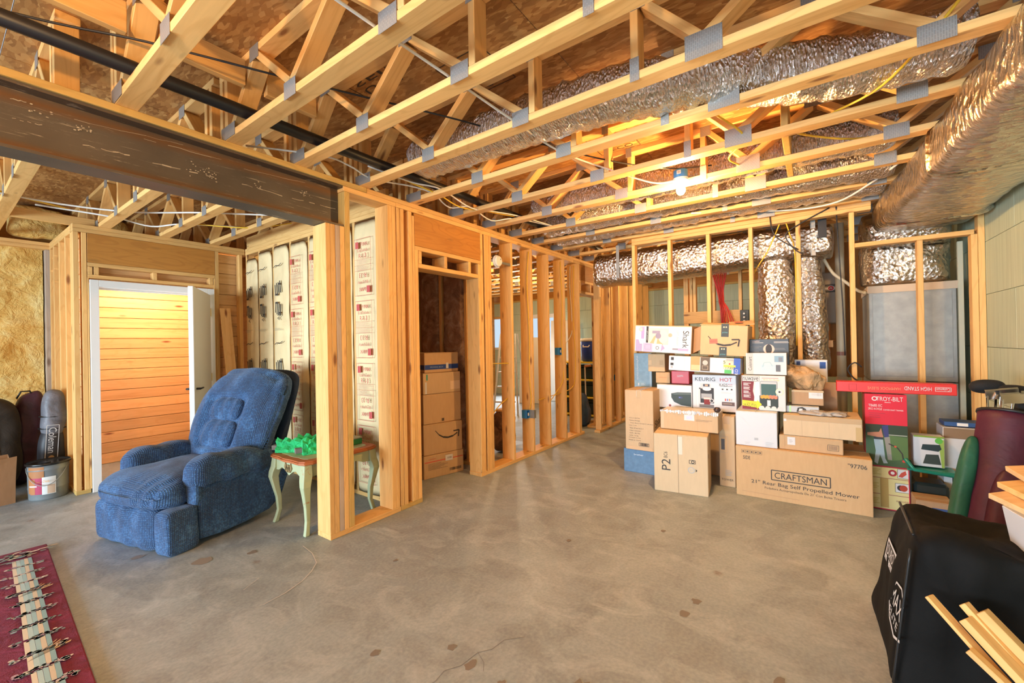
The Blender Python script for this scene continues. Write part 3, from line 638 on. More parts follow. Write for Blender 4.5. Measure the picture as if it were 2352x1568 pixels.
# fibreglass stuffed in the truss ends at the left
for i, x in enumerate((-.1, .75, 1.3)): pillow('end_batt', wl, .22, .10, .17, foam_yellow() if i == 0 else MATS.setdefault('fy', foam_yellow()), 5, (10, 6, 8), loc=(x, 7.0, ZT+.2), wr=.03, wf=7, seed=i)
# ---------------------------------------------------------------- pipes and cables overhead
tag(MB().tube([(-2.5, 2.62, 2.70), (1.6, 2.56, 2.70), (4.2, 2.46, 2.69), (5.6, 2.42, 2.68)], .034, BLACKP, 16).build('drain_pipe', None, smooth=True), 'thick black plastic pipe running through the trusses beside the beam', 'pipe')
cable('cable', [(-1.0, 3.3, 2.82), (.2, 2.72, 2.80), (.61, 2.48, 2.80), (1.1, 2.23, 2.79), (1.5, 2.03, 2.79), (2.0, 1.78, 2.79), (2.5, 1.52, 2.76), (3.03, 1.22, 2.74), (3.4, .9, 2.72), (3.6, .62, 2.74)], .006, BCAB, 'thin black cable strung diagonally through the truss webs', 'cable')
cable('cable', [(.3, 1.40, 2.66), (.9, 1.40, 2.65), (1.5, 1.385, 2.652), (1.94, 1.372, 2.65), (2.5, 1.36, 2.66), (3.03, 1.20, 2.66), (3.25, .98, 2.585), (3.36, .86, 2.60), (3.41, .82, 2.63)], .0065, WCAB, 'white electrical cable running across the trusses to the bare bulb', 'cable')
cable('cable', [(1.2, 2.9, 2.66), (1.6, 2.70, 2.68), (1.78, 2.66, 2.66), (2.0, 2.70, 2.645), (2.3, 2.62, 2.66), (2.5, 2.58, 2.65), (2.75, 2.62, 2.60), (2.95, 2.55, 2.64), (3.3, 2.58, 2.60), (3.55, 2.45, 2.65), (4.2, 2.3, 2.66), (5.2, 2.2, 2.66)], .0065, WCAB, 'white cable drooping along the top of the main wall', 'cable')
cable('cable', [(1.9, 2.62, 2.69), (2.25, 2.55, 2.66), (2.5, 2.48, 2.66), (2.9, 2.5, 2.61), (3.2, 2.46, 2.64), (3.6, 2.38, 2.66), (4.4, 2.25, 2.65)], .0065, WCAB, 'second white cable looping beside the black pipe', 'cable')
cable('cable', [(2.2, 2.60, 2.68), (2.5, 2.52, 2.63), (2.8, 2.54, 2.60), (3.1, 2.50, 2.63), (3.5, 2.44, 2.66)], .006, YCAB, 'short yellow cable beside the black pipe over the main wall', 'cable')
cable('cable', [(-.6, 5.0, 2.66), (.42, 5.3, 2.66), (1.07, 5.15, 2.655), (1.55, 4.6, 2.65), (2.02, 4.15, 2.65), (2.3, 3.8, 2.66)], .008, WCAB, 'white cable strung under the trusses above the white door', 'cable')
cable('cable', [(.6, 5.66, 2.70), (1.07, 5.45, 2.66), (1.35, 5.4, 2.62), (1.55, 5.2, 2.65), (2.0, 5.0, 2.68)], .008, WCAB, 'lower white cable looping just above the cedar room header', 'cable')
cable('cable', [(-.3, 4.6, 2.70), (.1, 5.0, 2.66), (.42, 5.25, 2.655), (.8, 5.6, 2.70)], .007, YCAB, 'yellow cable drooping over the camping bags corner', 'cable')
cable('cable', [(1.55, 5.1, 2.64), (1.9, 4.8, 2.62), (2.1, 4.7, 2.65), (2.3, 4.5, 2.70)], .006, YCAB, 'yellow cable hanging over the kraft faced batts', 'cable')
for pts, lab in (([(2.2, -.55, 2.72), (2.5, -.45, 2.68), (2.75, -.30, 2.61), (3.03, -.12, 2.66), (3.3, .02, 2.74)], 'yellow cable beside the large foil trunk overhead'),
                 ([(3.1, .12, 2.66), (3.3, -.02, 2.66), (3.53, -.22, 2.67), (3.8, -.42, 2.74)], 'yellow cable curling round the blocking between trusses'),
                 ([(2.7, .45, 2.70), (3.03, .33, 2.655), (3.25, .45, 2.63), (3.53, .42, 2.66), (3.7, .55, 2.70)], 'yellow cable near the bare bulb')):
    cable('cable', pts, .0065, YCAB, lab, 'cable')
# bare bulb in its blue box
lt = thing('bare_bulb_light', 'lit bare bulb in a blue ceiling box between the trusses', 'light', (3.42, .81, ZT-.02))
BLU = plain('blue_electrical_box', (.03, .22, .55), .45)
b = MB(); b.lathe([(.05, .045), (.052, .10), (.0, .10)], BLU, 16); bxo = b.build('box', lt); Pr = Print((-.053, .02, .055), (0, -1, 0), (0, 0, 1), (-1, 0, 0)); Pr.rect(.02, .02, .03, .028, (.8, .8, .75)); Pr.bars(.02, .02, .022, .018, (.1, .1, .1), 7); Pr.build(bxo, 'sticker')
MB().lathe([(.03, .045), (.055, .04), (.055, .02), (.025, .012)], WHITE, 20).build('lampholder', lt)
MB().lathe([(.0, -.085), (.018, -.082), (.031, -.065), (.034, -.047), (.028, -.026), (.016, -.006), (.014, .012)], emis('bulb_glow', (1, .82, .55), 42), 20).build('bulb', lt, smooth=True)
bulb_light('lamp_glow_bulb', (3.42, .81, ZT-.14), 90, (1, .54, .19), .035)
# ---------------------------------------------------------------- foil ducts
FO = foil('foil_wrap', 24, .55); FF = foil('foil_flex', 30, .8, (.80, .77, .72), (1, 2.4, 1))
def tduct(name, label, *a, **k):
    o = duct(name, None, *a, **k); return tag(o, label, 'duct')
t = thing('foil_duct', 'large foil wrapped trunk duct along the right wall', 'duct')
duct('duct_wrap', t, [(-1.2, -.91, 2.44), (1.5, -.89, 2.44), (2.6, -.86, 2.45), (3.9, -.835, 2.46), (4.75, -.80, 2.46), (5.12, -.79, 2.45)], [.20, .23, .25, .28, .315, .32], [.15]*5+[.13], foil('foil_trunk', 13, .55, (.72, .66, .58), (1.8, 1, 1)), e=6.5, n=56, crink=.013, freq=4.5)
for x in (3.45, 4.72): duct('tape_band', t, [(x, -.86 if x < 4 else -.815, 2.458), (x+.055, -.86 if x < 4 else -.815, 2.458)], .296 if x < 4 else .328, .158, foil('foil_tape', 20, .25, (.74, .68, .6)), e=6.5, n=56, crink=.006, freq=5, caps=False)
t = thing('foil_plenum', 'crumpled foil wrapped plenum above the sheet metal furnace', 'duct')
duct('plenum_wrap', t, [(5.62, -.72, 1.90), (5.60, -.72, 2.28), (5.50, -.73, 2.52)], [.30, .31, .31], [.30, .31, .33], FO, e=5, n=44, crink=.03, freq=6, up=Vector((1, 0, 0)))
tduct('flexible_duct', 'silver flexible duct threading the trusses nearest the camera', [(2.25, 2.42, 2.80), (2.25, 1.9, 2.79), (2.25, 1.3, 2.775), (2.30, .9, 2.78), (2.45, .5, 2.78), (2.65, .12, 2.77), (2.76, -.2, 2.75), (2.78, -.58, 2.74)], .15, .135, FF, e=2.2, n=30, seg=.028, crink=.014, freq=13, rib=.006, seed=1)
tduct('flexible_duct', 'silver flexible duct beyond the bare bulb', [(3.74, 2.3, 2.80), (3.75, 1.6, 2.78), (3.76, .9, 2.77), (3.75, .2, 2.78), (3.78, -.45, 2.76)], .13, .125, FF, e=2.2, n=28, seg=.03, crink=.013, freq=13, rib=.005, seed=2)
tduct('flexible_duct', 'silver flexible duct just in front of the partition top plate', [(4.27, 2.5, 2.74), (4.27, 1.5, 2.75), (4.26, .5, 2.74), (4.27, -.5, 2.72)], .15, .13, FF, e=2.2, n=28, seg=.03, crink=.013, freq=12, rib=.005, seed=3)
tduct('flexible_duct', 'silver flexible duct above the partition studs', [(4.74, 2.6, 2.73), (4.74, 1.5, 2.74), (4.74, .3, 2.74), (4.75, -.5, 2.72)], .15, .13, FF, e=2.2, n=28, seg=.03, crink=.013, freq=12, rib=.005, seed=4)
t = thing('foil_duct', 'horizontal foil wrapped trunk behind the partition studs', 'duct')
duct('duct_wrap', t, [(5.44, 2.36, 2.33), (5.44, 1.2, 2.345), (5.42, .5, 2.37), (5.38, -.16, 2.35)], [.23, .23, .22, .20], [.215, .21, .19, .16], FO, e=3.4, n=40, crink=.016, freq=7, seed=5)
for y, c in ((2.02, WHITE), (-.02, WHITE)): stick('hanger_strap', t, 5.195, 5.199, y-.02, y+.02, 2.2, 2.605, galv(), c=.0005)
stick('hanger_strap', t, 5.17, 5.176, -.13, -.06, 2.36, 2.604, BLACKP, c=.0005)
tduct('foil_riser', 'wide crumpled foil riser duct hanging behind the partition', [(5.40, .33, 2.26), (5.40, .31, 2.0), (5.42, .30, 1.6), (5.42, .31, 1.28), (5.44, .30, .95)], [.15, .17, .18, .17, .16], [.15, .16, .17, .16, .15], FO, e=2.6, n=32, crink=.02, freq=8, seed=6, up=Vector((1, 0, 0)))
tduct('foil_riser', 'narrow foil riser duct beside the water heater', [(5.36, .02, 2.26), (5.40, 0.0, 1.9), (5.42, -.01, 1.5), (5.44, -.03, 1.05)], [.08, .11, .12, .11], [.10, .11, .12, .12], FO, e=2.6, n=28, crink=.018, freq=9, seed=7, up=Vector((1, 0, 0)))
# ---------------------------------------------------------------- kraft-faced batts
KR = fabric('kraft_facing', (.74, .58, .32), .13, 10, .6, 2.5, .25)
RED = (.55, .085, .075); INKB = (.035, .032, .03)
def batt(y1, y0, kind, label, top=0, idx=0):
    """y1 left edge, y0 right edge as seen from the room"""
    w = y1-y0; yc = (y0+y1)/2; z0, z1 = .05, ZT-.09-top; hz = (z1-z0)/2
    t = thing('insulation_batt', label, 'insulation', (XI-.006, yc, z0), 0, 'kraft faced batts in the partition')
    def f(p, q):
        ed = max(0, 1-abs(p.y)**6); q = q.copy(); q.x -= .016*ed*(1+.6*noise.noise(Vector((p.z*5, p.y*2, idx)))); q.y += .012*noise.noise(Vector((p.z*6, idx*3, abs(p.y)*2))); return q
    pillow('facing', t, .005, w/2-.006, hz, KR, 14, (2, 16, 60), f, (0, 0, hz))
    pr = Print((-.040, w/2, 0), (0, -1, 0), (0, 0, 1), (-1, 0, 0), .0005); c = w/2; z = .10 if kind == 'red' else .25
    if kind == 'red':
        fw_ = w*.62
        while z < 2*hz-.6:
            pr.frame(c, z+.255, fw_, .51, .003, RED)
            pr.rect(c+fw_*.32, z+.052, .045, .06, RED); pr.text('PINK', c-.01, z+.055, .032, RED, flip=-1); pr.text('EcoTouch', c, z+.12, .026, RED, flip=-1); pr.text('R-13', c, z+.18, .042, RED, rot=math.pi)
            pr.lines(c, z+.245, fw_*.9, .045, 5, (.66, .33, .26), .2); pr.lines(c, z+.30, fw_*.9, .04, 5, (.66, .33, .26), .2); pr.rect(c, z+.272, fw_, .002, RED); pr.rect(c, z+.222, fw_, .002, RED); pr.rect(c, z+.325, fw_, .002, RED)
            pr.text('R-13', c, z+.355, .042, RED); pr.text('EcoTouch', c, z+.405, .026, RED); pr.rect(c-fw_*.33, z+.455, .045, .06, RED); pr.text('PINK', c+.03, z+.458, .032, RED)
            z += .56
    else:
        while z < 2*hz-.3:
            def glyph(cz, s_):
                for k, (dx, hh) in enumerate(((-.05, .11), (-.015, .13), (.02, .12), (.055, .13))): pr.rect(c+dx, cz+s_*.01*k, .02, hh, INKB, .12*s_)
                pr.rect(c-.03, cz-s_*.055, .06, .02, INKB); pr.rect(c+.03, cz+s_*.06, .05, .018, INKB)
            glyph(z, 1); m_ = 2*hz-z
            if m_ > .36: pr.line([(c-.09, z+.25), (c-.04, z+.27), (c+.02, z+.26), (c+.09, z+.285)], .008, INKB); 
            if m_ > .5: pr.lines(c, z+.42, .2, .03, 3, (.30, .27, .2), .25)
            if m_ > .8: pr.text('AE', c+.01, z+.56, .05, INKB, rot=1.57); glyph(z+.66, -1)
            z += .86
    pr.build(t); return t
names = ['black printed kraft batt in the corner beside the planked wall', 'black printed kraft batt, second from the planked corner', 'black printed kraft batt bordering the red printed ones', 'red printed kraft batt beside the last black printed one', 'red printed kraft batt half hidden by the corner post', 'kraft batt fully hidden behind the corner post', 'red printed kraft batt seen through the gap in the main wall']
for i in range(7): batt(BY[i]-.012, BY[i+1]+.012, 'black' if i < 3 else 'red', names[i], .06 if i == 0 else random.uniform(0, .02), i)
# ---------------------------------------------------------------- fittings on the main wall
sd = thing('smoke_detector', 'round white smoke detector on a doorway stud', 'smoke detector', (3.66, YW-.001, 2.275))
b = MB(); b.lathe([(.066, 0), (.066, .012), (.055, .014)], WHITE, 28).lathe([(.054, .014), (.060, .03), (.05, .042), (.0, .044)], WHITE, 28); cvo = b.build('cover', sd, rot=(math.pi/2, 0, 0)); MB().lathe([(.008, .043), (.008, .047), (0, .047)], plain('grey_vent', (.3, .3, .3)), 12, (.02, .02, 0)).build('test_button', cvo)
stick('mounting_bar', sd, 3.571, 3.93, YW+.001, YW+.012, 2.262, 2.288, galv())
def outlet(x, z, lab, side=-1):
    o = thing('outlet_box', lab, 'electrical box', (x, YW-.012, z), 0, 'blue outlet boxes on the studs')
    b = MB(); d = .075
    b.box(-.03, .03, 0, d, -.05, -.046, BLU); b.box(-.03, .03, 0, d, .046, .05, BLU); b.box(-.03, -.026, 0, d, -.046, .046, BLU); b.box(.026, .03, 0, d, -.046, .046, BLU); b.box(-.026, .026, d-.004, d, -.046, .046, BLU); b.build('shell', o)
    stick('label', o, x-.012, x+.012, YW-.012+.06, YW-.012+.064, z-.018, z+.018, WHITE, c=.0005)
    o.children[-1].location = (0, .064, 0)
    return o
outlet(STUDX[1]-.032, .50, 'blue outlet box on the second stud with a metal plate'); outlet(STUDX[2]+.07, .545, 'blue outlet box on the third stud'); outlet(5.16, 1.25, 'blue switch box at chest height before the second doorway'); outlet(7.26, .72, 'blue outlet box low on the far studs past the second doorway')
MB().box(-.001, .045, 0, .09, -.05, .05, galv()).build('plate_cover', None, loc=(STUDX[1]-.001, YW-.013, .50)); tag(bpy.data.objects['plate_cover'], 'small grey metal plate on the second stud', 'plate')
def yc(pts, lab): cable('cable', pts, .006, YCAB, lab, 'cable')
yf = YW-.0065
yc([(STUDX[1]-.007, yf+.03, 2.5), (STUDX[1]-.007, yf+.06, 2.1), (STUDX[1]-.007, yf+.04, 1.5), (STUDX[1]-.007, yf+.05, 1.0), (STUDX[1]-.007, yf+.03, .72), (STUDX[1]-.02, yf+.04, .56)], 'yellow cable running down the second stud to its outlet')
yc([(STUDX[3]-.007, yf+.05, 2.5), (STUDX[3]-.007, yf+.03, 1.9), (STUDX[3]-.007, yf+.05, 1.4), (STUDX[3]-.007, yf+.03, .9), (STUDX[3]-.2, yf+.04, .70), (STUDX[2]+.07, yf+.04, .60)], 'yellow cable running down the fourth stud')
yc([(STUDX[4]-.007, yf+.05, 2.5), (STUDX[4]-.007, yf+.07, 1.7), (STUDX[4]-.007, yf+.05, 1.2), (STUDX[4]-.01, yf+.06, .85), (STUDX[4]-.1, yf+.08, .70), (5.0, yf+.08, .66), (4.6, yf+.08, .64)], 'yellow cable down the stud before the second doorway')
cable('cable', [(STUDX[4]-.007, yf+.11, 2.5), (STUDX[4]-.012, yf+.12, 2.2), (STUDX[4]-.008, yf+.10, 1.8), (STUDX[4]-.02, yf+.10, 1.5), (5.19, yf+.05, 1.30)], .006, WCAB, 'white cable dropping to the chest height switch box', 'cable')
yc([(3.60, yf+.10, 1.155), (3.8, yf+.08, 1.15), (3.925, yf+.06, 1.145)], 'short yellow cable bridging to the first stud at waist height'); yc([(3.585, yf+.06, .58), (3.75, yf+.07, .68), (3.925, yf+.08, .74)], 'short yellow cable sloping to the first stud near the floor')
for x, lab in ((7.29, 'yellow cable on the far studs past the second doorway'), (7.69, 'yellow cable on the studs nearest the far wall')): yc([(x-.007, yf+.05, 2.45), (x-.007, yf+.03, 1.8), (x-.007, yf+.06, 1.2), (x-.007, yf+.03, .75)], lab)
# ---------------------------------------------------------------- room beyond the studs
def simple(name, label, cat, b, smooth=False, loc=(0, 0, 0), rot=(0, 0, 0), group=None): return tag(b.build(name, None, smooth, loc, rot), label, cat, group)
PUR = fabric('purple_canvas', (.12, .015, .20), .3, 10, .7, 4, .4); MAR = fabric('maroon_canvas', (.085, .012, .035), .35, 12, .8, 4, .4)
t = thing('folded_canopy', 'tall purple canvas bag leaning in the first stud bay', 'bag', (3.76, 3.10, 0))
pillow('canvas_bag', t, .075, .085, .60, PUR, 4, (8, 8, 24), lambda p, q: Vector((q.x*(1+.2*p.z)+.02*p.z, q.y+.02*p.z, q.z)), (0, 0, .70), wr=.015)
for dx in (-.05, .06): MB().lathe([(.028, 0), (.028, .06), (.022, .10), (.022, .14)], BLACKP, 12, (dx, -.05+.03*(dx > 0), 0)).build('pole_foot', t)
t = thing('log_bundle', 'bark covered firewood log standing behind the first studs', 'log', (4.30, 3.22, 0))
BRK = fabric('bark', (.16, .085, .04), .6, 10, .95, 9, .9); pillow('bark', t, .13, .12, .26, BRK, 4, (14, 14, 16), loc=(0, 0, .26), wr=.03, wf=9); pillow('log_end', t, .09, .09, .02, pine('x'), 4, loc=(-.0, -.0, .525))
t = thing('step_ladder', 'white folding step ladder behind the second stud', 'ladder', (6.6, 4.85, 0), .3)
for s_ in (-1, 1):
    MB().obox((0, s_*.20, .78), (.02, 0, 0), (0, .012, 0), (.12, -s_*.05, .78), WHITE).build('rail', t); MB().obox((.45, s_*.2, .78), (.014, 0, 0), (0, .012, 0), (-.2, -s_*.05, .78), WHITE).build('rear_leg', t)
for k in range(5): stick('tread', t, 0, 1, 0, 1, 0, 1, WHITE).scale = (.1, .38-.03*k, .03); t.children[-1].location = (-.11+.055*k, 0, .25+.28*k)
t = thing('shelf_unit', 'black shelving with yellow edges beyond the second doorway', 'shelves', (7.0, 3.32, 0))
YEL = plain('yellow_plastic', (.85, .62, .03), .45); DKG = plain('dark_shelf', (.02, .03, .03), .5)
for z in (.02, .34, .66, .98): stick('shelf', t, 7.0, 7.5, 3.05, 4.0, z, z+.03, YEL, c=.005)
for x, y in ((7.02, 3.07), (7.48, 3.07), (7.02, 3.98), (7.48, 3.98)): stick('upright', t, x-.015, x+.015, y-.015, y+.015, 0, .98, DKG)
for z, c in ((.05, (.01, .03, .03)), (.37, (.02, .06, .05)), (.69, (.015, .045, .05))): simple('storage_tote', 'dark lidded tote on the %s shelf beyond the second doorway' % {'.05': 'lowest', '.37': 'middle', '.69': 'upper'}[('%.2f' % z)[1:]], 'tote', MB().box(7.06, 7.44, 3.12, 3.92, z+.003, z+.22, plain('tote%d' % int(z*100), c, .4), .02).box(7.04, 7.46, 3.10, 3.94, z+.222, z+.25, DKG, .008), group='totes on the black shelves')
t = thing('water_cooler', 'round blue drink cooler with white lid on the shelves', 'cooler', (7.2, 3.35, 1.012))
CB = plain('cooler_blue', (.015, .06, .38), .35)
MB().lathe([(.15, 0), (.175, .02), (.185, .36), (.18, .37)], CB, 28).build('body', t, smooth=True); MB().lathe([(.19, .37), (.195, .40), (.18, .425), (0, .43)], WHITE, 28).build('lid', t, smooth=True)
MB().tube([(-.185, -.06, .30), (-.215, -.055, .27), (-.215, .055, .27), (-.185, .06, .30)], .01, WHITE).build('handle', t, smooth=True)
t = thing('push_broom', 'broom leaning by the second doorway', 'broom', (6.55, 3.15, 0))
MB().tube([(0, 0, .05), (.10, .06, .95)], .012, WHITE).build('handle', t); MB().box(-.02, .02, -.12, .12, .0, .05, pine('y')).build('head', t); MB().tube([(.10, .06, .95), (.102, -.05, .97)], .022, plain('broom_wood', (.5, .2, .06), .5)).build('grip', t)
BAGB = fabric('blue_nylon', (.02, .05, .11), .5, 10, .5, 6, .5); o = pillow('duffel_bag', None, .13, .15, .27, BAGB, 3.4, (12, 12, 14), lambda p, q: Vector((q.x*(1-.25*max(0, p.z)), q.y*(1-.3*max(0, p.z)), q.z)), (6.28, 3.12, .27), wr=.02); tag(o, 'small dark blue nylon bag on the floor in the second doorway', 'bag')
for i, (x, lab) in enumerate(((8.6, 'tall white panel leaning near the far door, added to brighten the stud bays'), (8.0, 'white panel leaning beyond the ladder, added to brighten the stud bays'))): simple('white_fill_panel', lab, 'panel', MB().box(-.02, .02, -.3, .3, 0, 1.5 if i else 1.9, WHITE, .004), loc=(x, 4.75+.45*i, .003), rot=(0, .12, .2))  # white panels added to brighten the view between the studs
# closet cartons
CT = card(); 
# ---------------------------------------------------------------- cartons
TAPE = plain('packing_tape', (.55, .40, .24), .25); CT2 = card('pale_kraft', (.66, .50, .31)); CT3 = card('tan_kraft', (.60, .42, .24)); CT4 = card('brown_kraft', (.43, .27, .15))
WHB = plain('white_coated_board', (.62, .63, .65), .4)
def carton(label, x0, y1, y0, z0, z1, depth, mat=None, rz=0, tilt=0, seam=None, front=None, right=None, left=None, top=True, name='cardboard_box', group=None, tape=True, lean=0, cat='box'):
    """front face at x0; y1 = left edge, y0 = right edge as seen from the camera side"""
    mat = mat or CT; w = y1-y0; h = z1-z0; d = depth
    t = thing(name, label, cat, (x0+d/2, (y0+y1)/2, z0), rz, group or 'boxes piled against the partition'); t.rotation_euler = (tilt, lean, rz)
    bd = MB().box(-d/2, d/2, -w/2, w/2, 0, h-.004, mat, .004).build('body', t)
    if top:
        g = .0015
        if w > d:
            MB().box(-d/2+.002, -g, -w/2+.002, w/2-.002, h-.004, h, mat).build('flap', t); fp = MB().box(g, d/2-.002, -w/2+.002, w/2-.002, h-.004, h, mat).build('flap', t)
            if tape: MB().box(-.025, .025, -w/2, w/2, h, h+.0006, TAPE).build('packing_tape', fp)
        else:
            MB().box(-d/2+.002, d/2-.002, -w/2+.002, -g, h-.004, h, mat).build('flap', t); fp = MB().box(-d/2+.002, d/2-.002, g, w/2-.002, h-.004, h, mat).build('flap', t)
            if tape: MB().box(-d/2, d/2, -.025, .025, h, h+.0006, TAPE).box(-d/2-.0006, -d/2, -.025, .025, h-.07, h+.0006, TAPE).build('packing_tape', fp)
    if front: p = Print((-d/2, w/2, 0), (0, -1, 0), (0, 0, 1), (-1, 0, 0)); front(p, w, h); p.build(bd)
    if right: p = Print((-d/2, -w/2, 0), (1, 0, 0), (0, 0, 1), (0, -1, 0)); right(p, d, h); p.build(bd, 'side_print')
    return t
K = (.035, .03, .028); DKB = (.10, .07, .045); W_ = (.66, .66, .66); GR = (.45, .45, .45)
SMILE = [(-.5, .16), (-.36, 0), (-.2, -.1), (0, -.14), (.2, -.11), (.38, -.02)]
def smile(p, s, t, w, c=K):
    pts = [(s+a*w, t+b_*w) for a, b_ in SMILE]
    for i in range(len(pts)-1): p.line([pts[i], pts[i+1]], w*(.025+.045*min(i, 4-i+1)/2.5), c)
    p.line([(s+.22*w, t+.06*w), (s+.45*w, t+.07*w), (s+.42*w, t-.16*w)], w*.045, c)
# closet stack
def f_cl(p, w, h): p.rect(w*.5, h*.72, w*.96, .008, (.6, .05, .04)); p.text('CONTENTS', w*.2, h*.83, .012, (.6, .05, .04)); p.lines(w*.35, h*.5, w*.5, .07, 6, DKB, .25); p.bars(w*.78, h*.22, w*.3, .03, K); p.rect(w*.62, h*.76, .09, .06, W_); p.bars(w*.63, h*.76, .05, .02, K, 9)
carton('lowest carton with a red line in the closet stack', 3.0, 3.62, 3.17, 0, .235, .48, rz=-.25, front=None, right=f_cl, group='cartons stacked in the closet')
carton('carton with a curved arrow smile in the closet stack', 3.02, 3.62, 3.18, .237, .55, .46, rz=-.28, right=lambda p, w, h: (smile(p, w*.62, h*.62, .30)), group='cartons stacked in the closet')
carton('plain middle carton in the closet stack', 3.02, 3.60, 3.20, .552, .86, .46, rz=-.24, group='cartons stacked in the closet', right=lambda p, w, h: p.rect(w*.5, h*.1, .03, .03, DKB))
carton('carton with a green edge label, second from the top of the closet stack', 3.03, 3.60, 3.20, .862, 1.08, .45, CT3, rz=-.26, group='cartons stacked in the closet', right=lambda p, w, h: (p.rect(w*.1, h*.8, .015, .06, (.03, .35, .25)), p.rect(w*.07, h*.3, .02, .12, W_), p.rect(w*.85, h*.35, .12, .09, (.72, .55, .38))))
carton('top carton with a blue stripe in the closet stack', 3.05, 3.59, 3.22, 1.082, 1.29, .42, rz=-.22, group='cartons stacked in the closet', right=lambda p, w, h: (p.rect(w*.5, h*.28, w*.99, .05, (.01, .05, .26)), p.text('MOVING BOX', w*.35, h*.28, .018, (.25, .35, .6)), p.rect(w*.66, h*.33, .03, .06, W_)), front=lambda p, w, h: p.rect(w*.5, h*.28, w*.99, .05, (.01, .05, .26)))
# ---- the pile
def f_craft(p, w, h):
    p.frame(w*.505, h*.50, .40, .082, .007, K); p.text('CRAFTSMAN', w*.505, h*.50, .05, K, w=.355)
    p.text('21" Rear Bag Self Propelled Mower', w*.52, h*.315, .040, K, w=.73); p.text("Podadora Autopropulsada De 21' Con Bolsa Trasera", w*.53, h*.225, .024, DKB, w=.55); p.text('SIDE', .085, h*.78, .03, K, w=.055); p.text('"97706', w-.09, h*.86, .034, K, w=.115)
    for i in range(5): p.frame(.06+i*.032, h*.90, .026, .03, .0015, DKB); p.disc(.06+i*.032, h*.90, .007, DKB)
    p.line([(w*.05, .045), (w*.5, .04)], .002, (.42, .27, .15))
carton('long brown mower carton with CRAFTSMAN lettering on the floor', 4.19, .573, -.355, 0, .435, .55, card('mower_carton', (.60, .375, .18)), front=f_craft)
def f_p2(p, w, h):
    p.text('P2', w*.23, h*.47, .075, K, w=.10, rot=1.57); p.text('BC6', w*.225, h*.64, .032, DKB, w=.055, rot=1.57); p.rect(w*.46, h*.5, .004, h, (.30, .22, .14)); p.rect(w*.46+.02, h*.82, .035, .16, (.74, .64, .5)); p.frame(w*.72, h*.56, .05, .03, .004, K); p.disc(w*.73, h*.56, .014, K); p.disc(w*.73, h*.56, .008, (.66, .5, .31))
    p.disc(w*.70, h*.42, .028, GR); p.disc(w*.70, h*.42, .021, (.66, .5, .31)); p.text('20', w*.70, h*.42, .018, GR); p.poly([(w*.78, h*.395), (w*.78, h*.445), (w*.81, h*.42)], K)
carton('upright pale carton marked P2 at the front of the pile', 3.945, 1.235, .782, 0, .525, .38, CT2, rz=.12, front=f_p2, right=lambda p, w, h: p.rect(.05, h*.66, .04, .035, (.2, .12, .06)))
carton('flat slate blue carton on the floor at the left of the pile', 4.33, 1.656, 1.30, 0, .243, .60, plain('slate_blue_board', (.10, .20, .33), .5, 0, .12), front=lambda p, w, h: p.text('brother', w*.45, h*.78, .018, (.7, .75, .8), w=.10), tape=False)
def f_sh(p, w, h):
    for i, s_ in enumerate(('P.O. # 1047734', 'Model # NV356E', 'Desc: Shark Navigator Lift-Away', 'Qty: 1 set', 'Meas: 29.6x14x12.3', 'Color: Lavender', 'G.W.: 18.5 lbs', 'N.W.: 16 lbs')): p.text(s_, .035+.0075*len(s_)*.62, h*.53-i*.026, .011, DKB, w=.0075*len(s_)*1.05)
    for i, s_ in enumerate(('Household Use Only', 'Made in China')): p.text(s_, .10, h*.20-i*.024, .011, DKB, w=.125)
    p.frame(w*.66, h*.10, .105, .03, .003, K); p.bars(w*.66, h*.10, .085, .026, K); p.rect(w*.5, h*.94, .04, .08, TAPEC); p.rect(w*.5, .02, w*.9, .035, (.62, .40, .21))
TAPEC = (.55, .38, .2)
carton('tall tan vacuum carton standing on the slate blue carton', 4.30, 1.622, 1.328, .246, .865, .36, CT3, front=f_sh, right=lambda p, w, h: (p.text('Shark', w*.5, h*.48, .075, K, w=.26, rot=.25), p.rect(w*.8, h*.92, .06, .02, W_)))
carton('narrow tan carton standing between P2 and mower cartons', 4.36, .735, .602, 0, .655, .28, CT2, front=lambda p, w, h: (p.rect(w*.25, h*.60, .03, .10, (.12, .12, .14)), p.frame(w*.3, h*.6, .07, .15, .002, GR), p.text('TOWER', w*.5, h*.1, .02, DKB), p.lines(w*.6, h*.2, .06, .06, 4, GR)))
carton('large tan carton holding up the coffee maker box', 4.66, 1.33, .60, 0, .672, .28, CT2, top=False, front=lambda p, w, h: p.rect(w*.95, h*.93, .05, .03, W_))
def f_fe(p, w, h): p.rect(w*.52, h*.72, .09, .055, W_); p.rect(w*.52, h*.72, .05, .03, (.55, .6, .75)); p.lines(w*.78, h*.6, .15, .02, 2, DKB, .2); p.line([(w*.66, 0), (w*.66, h)], .0015, (.40, .26, .14)); p.rect(.02, h*.5, .03, h*.96, (.62, .45, .27))
o = carton('long low carton with torn white foam edge on the P2 carton', 4.15, 1.213, .705, .529, .70, .26, CT3, front=f_fe, top=False)
b = MB(); random.seed(3)
for i in range(34): y = .25-i*.0152; hh = random.uniform(.006, .02); b.obox((-.131+random.uniform(-.002, .006), y, .170), (.004, 0, 0), (0, .006, 0), (random.uniform(-.004, .004), 0, hh), WHB)
b.box(-.128, .126, -.252, .252, .167, .176, plain('bubble_foam', (.72, .66, .58), .4)); b.build('foam_edge', o)
o = MB().lathe([(0, 0), (.02, .003), (.03, .016), (.03, .03), (.02, .045), (0, .048)], plain('dark_knob', (.05, .03, .03), .3), 16); simple('dark_ball', 'small dark round cap at the end of the foam edged carton', 'cap', o, True, (4.24, .725, .707))
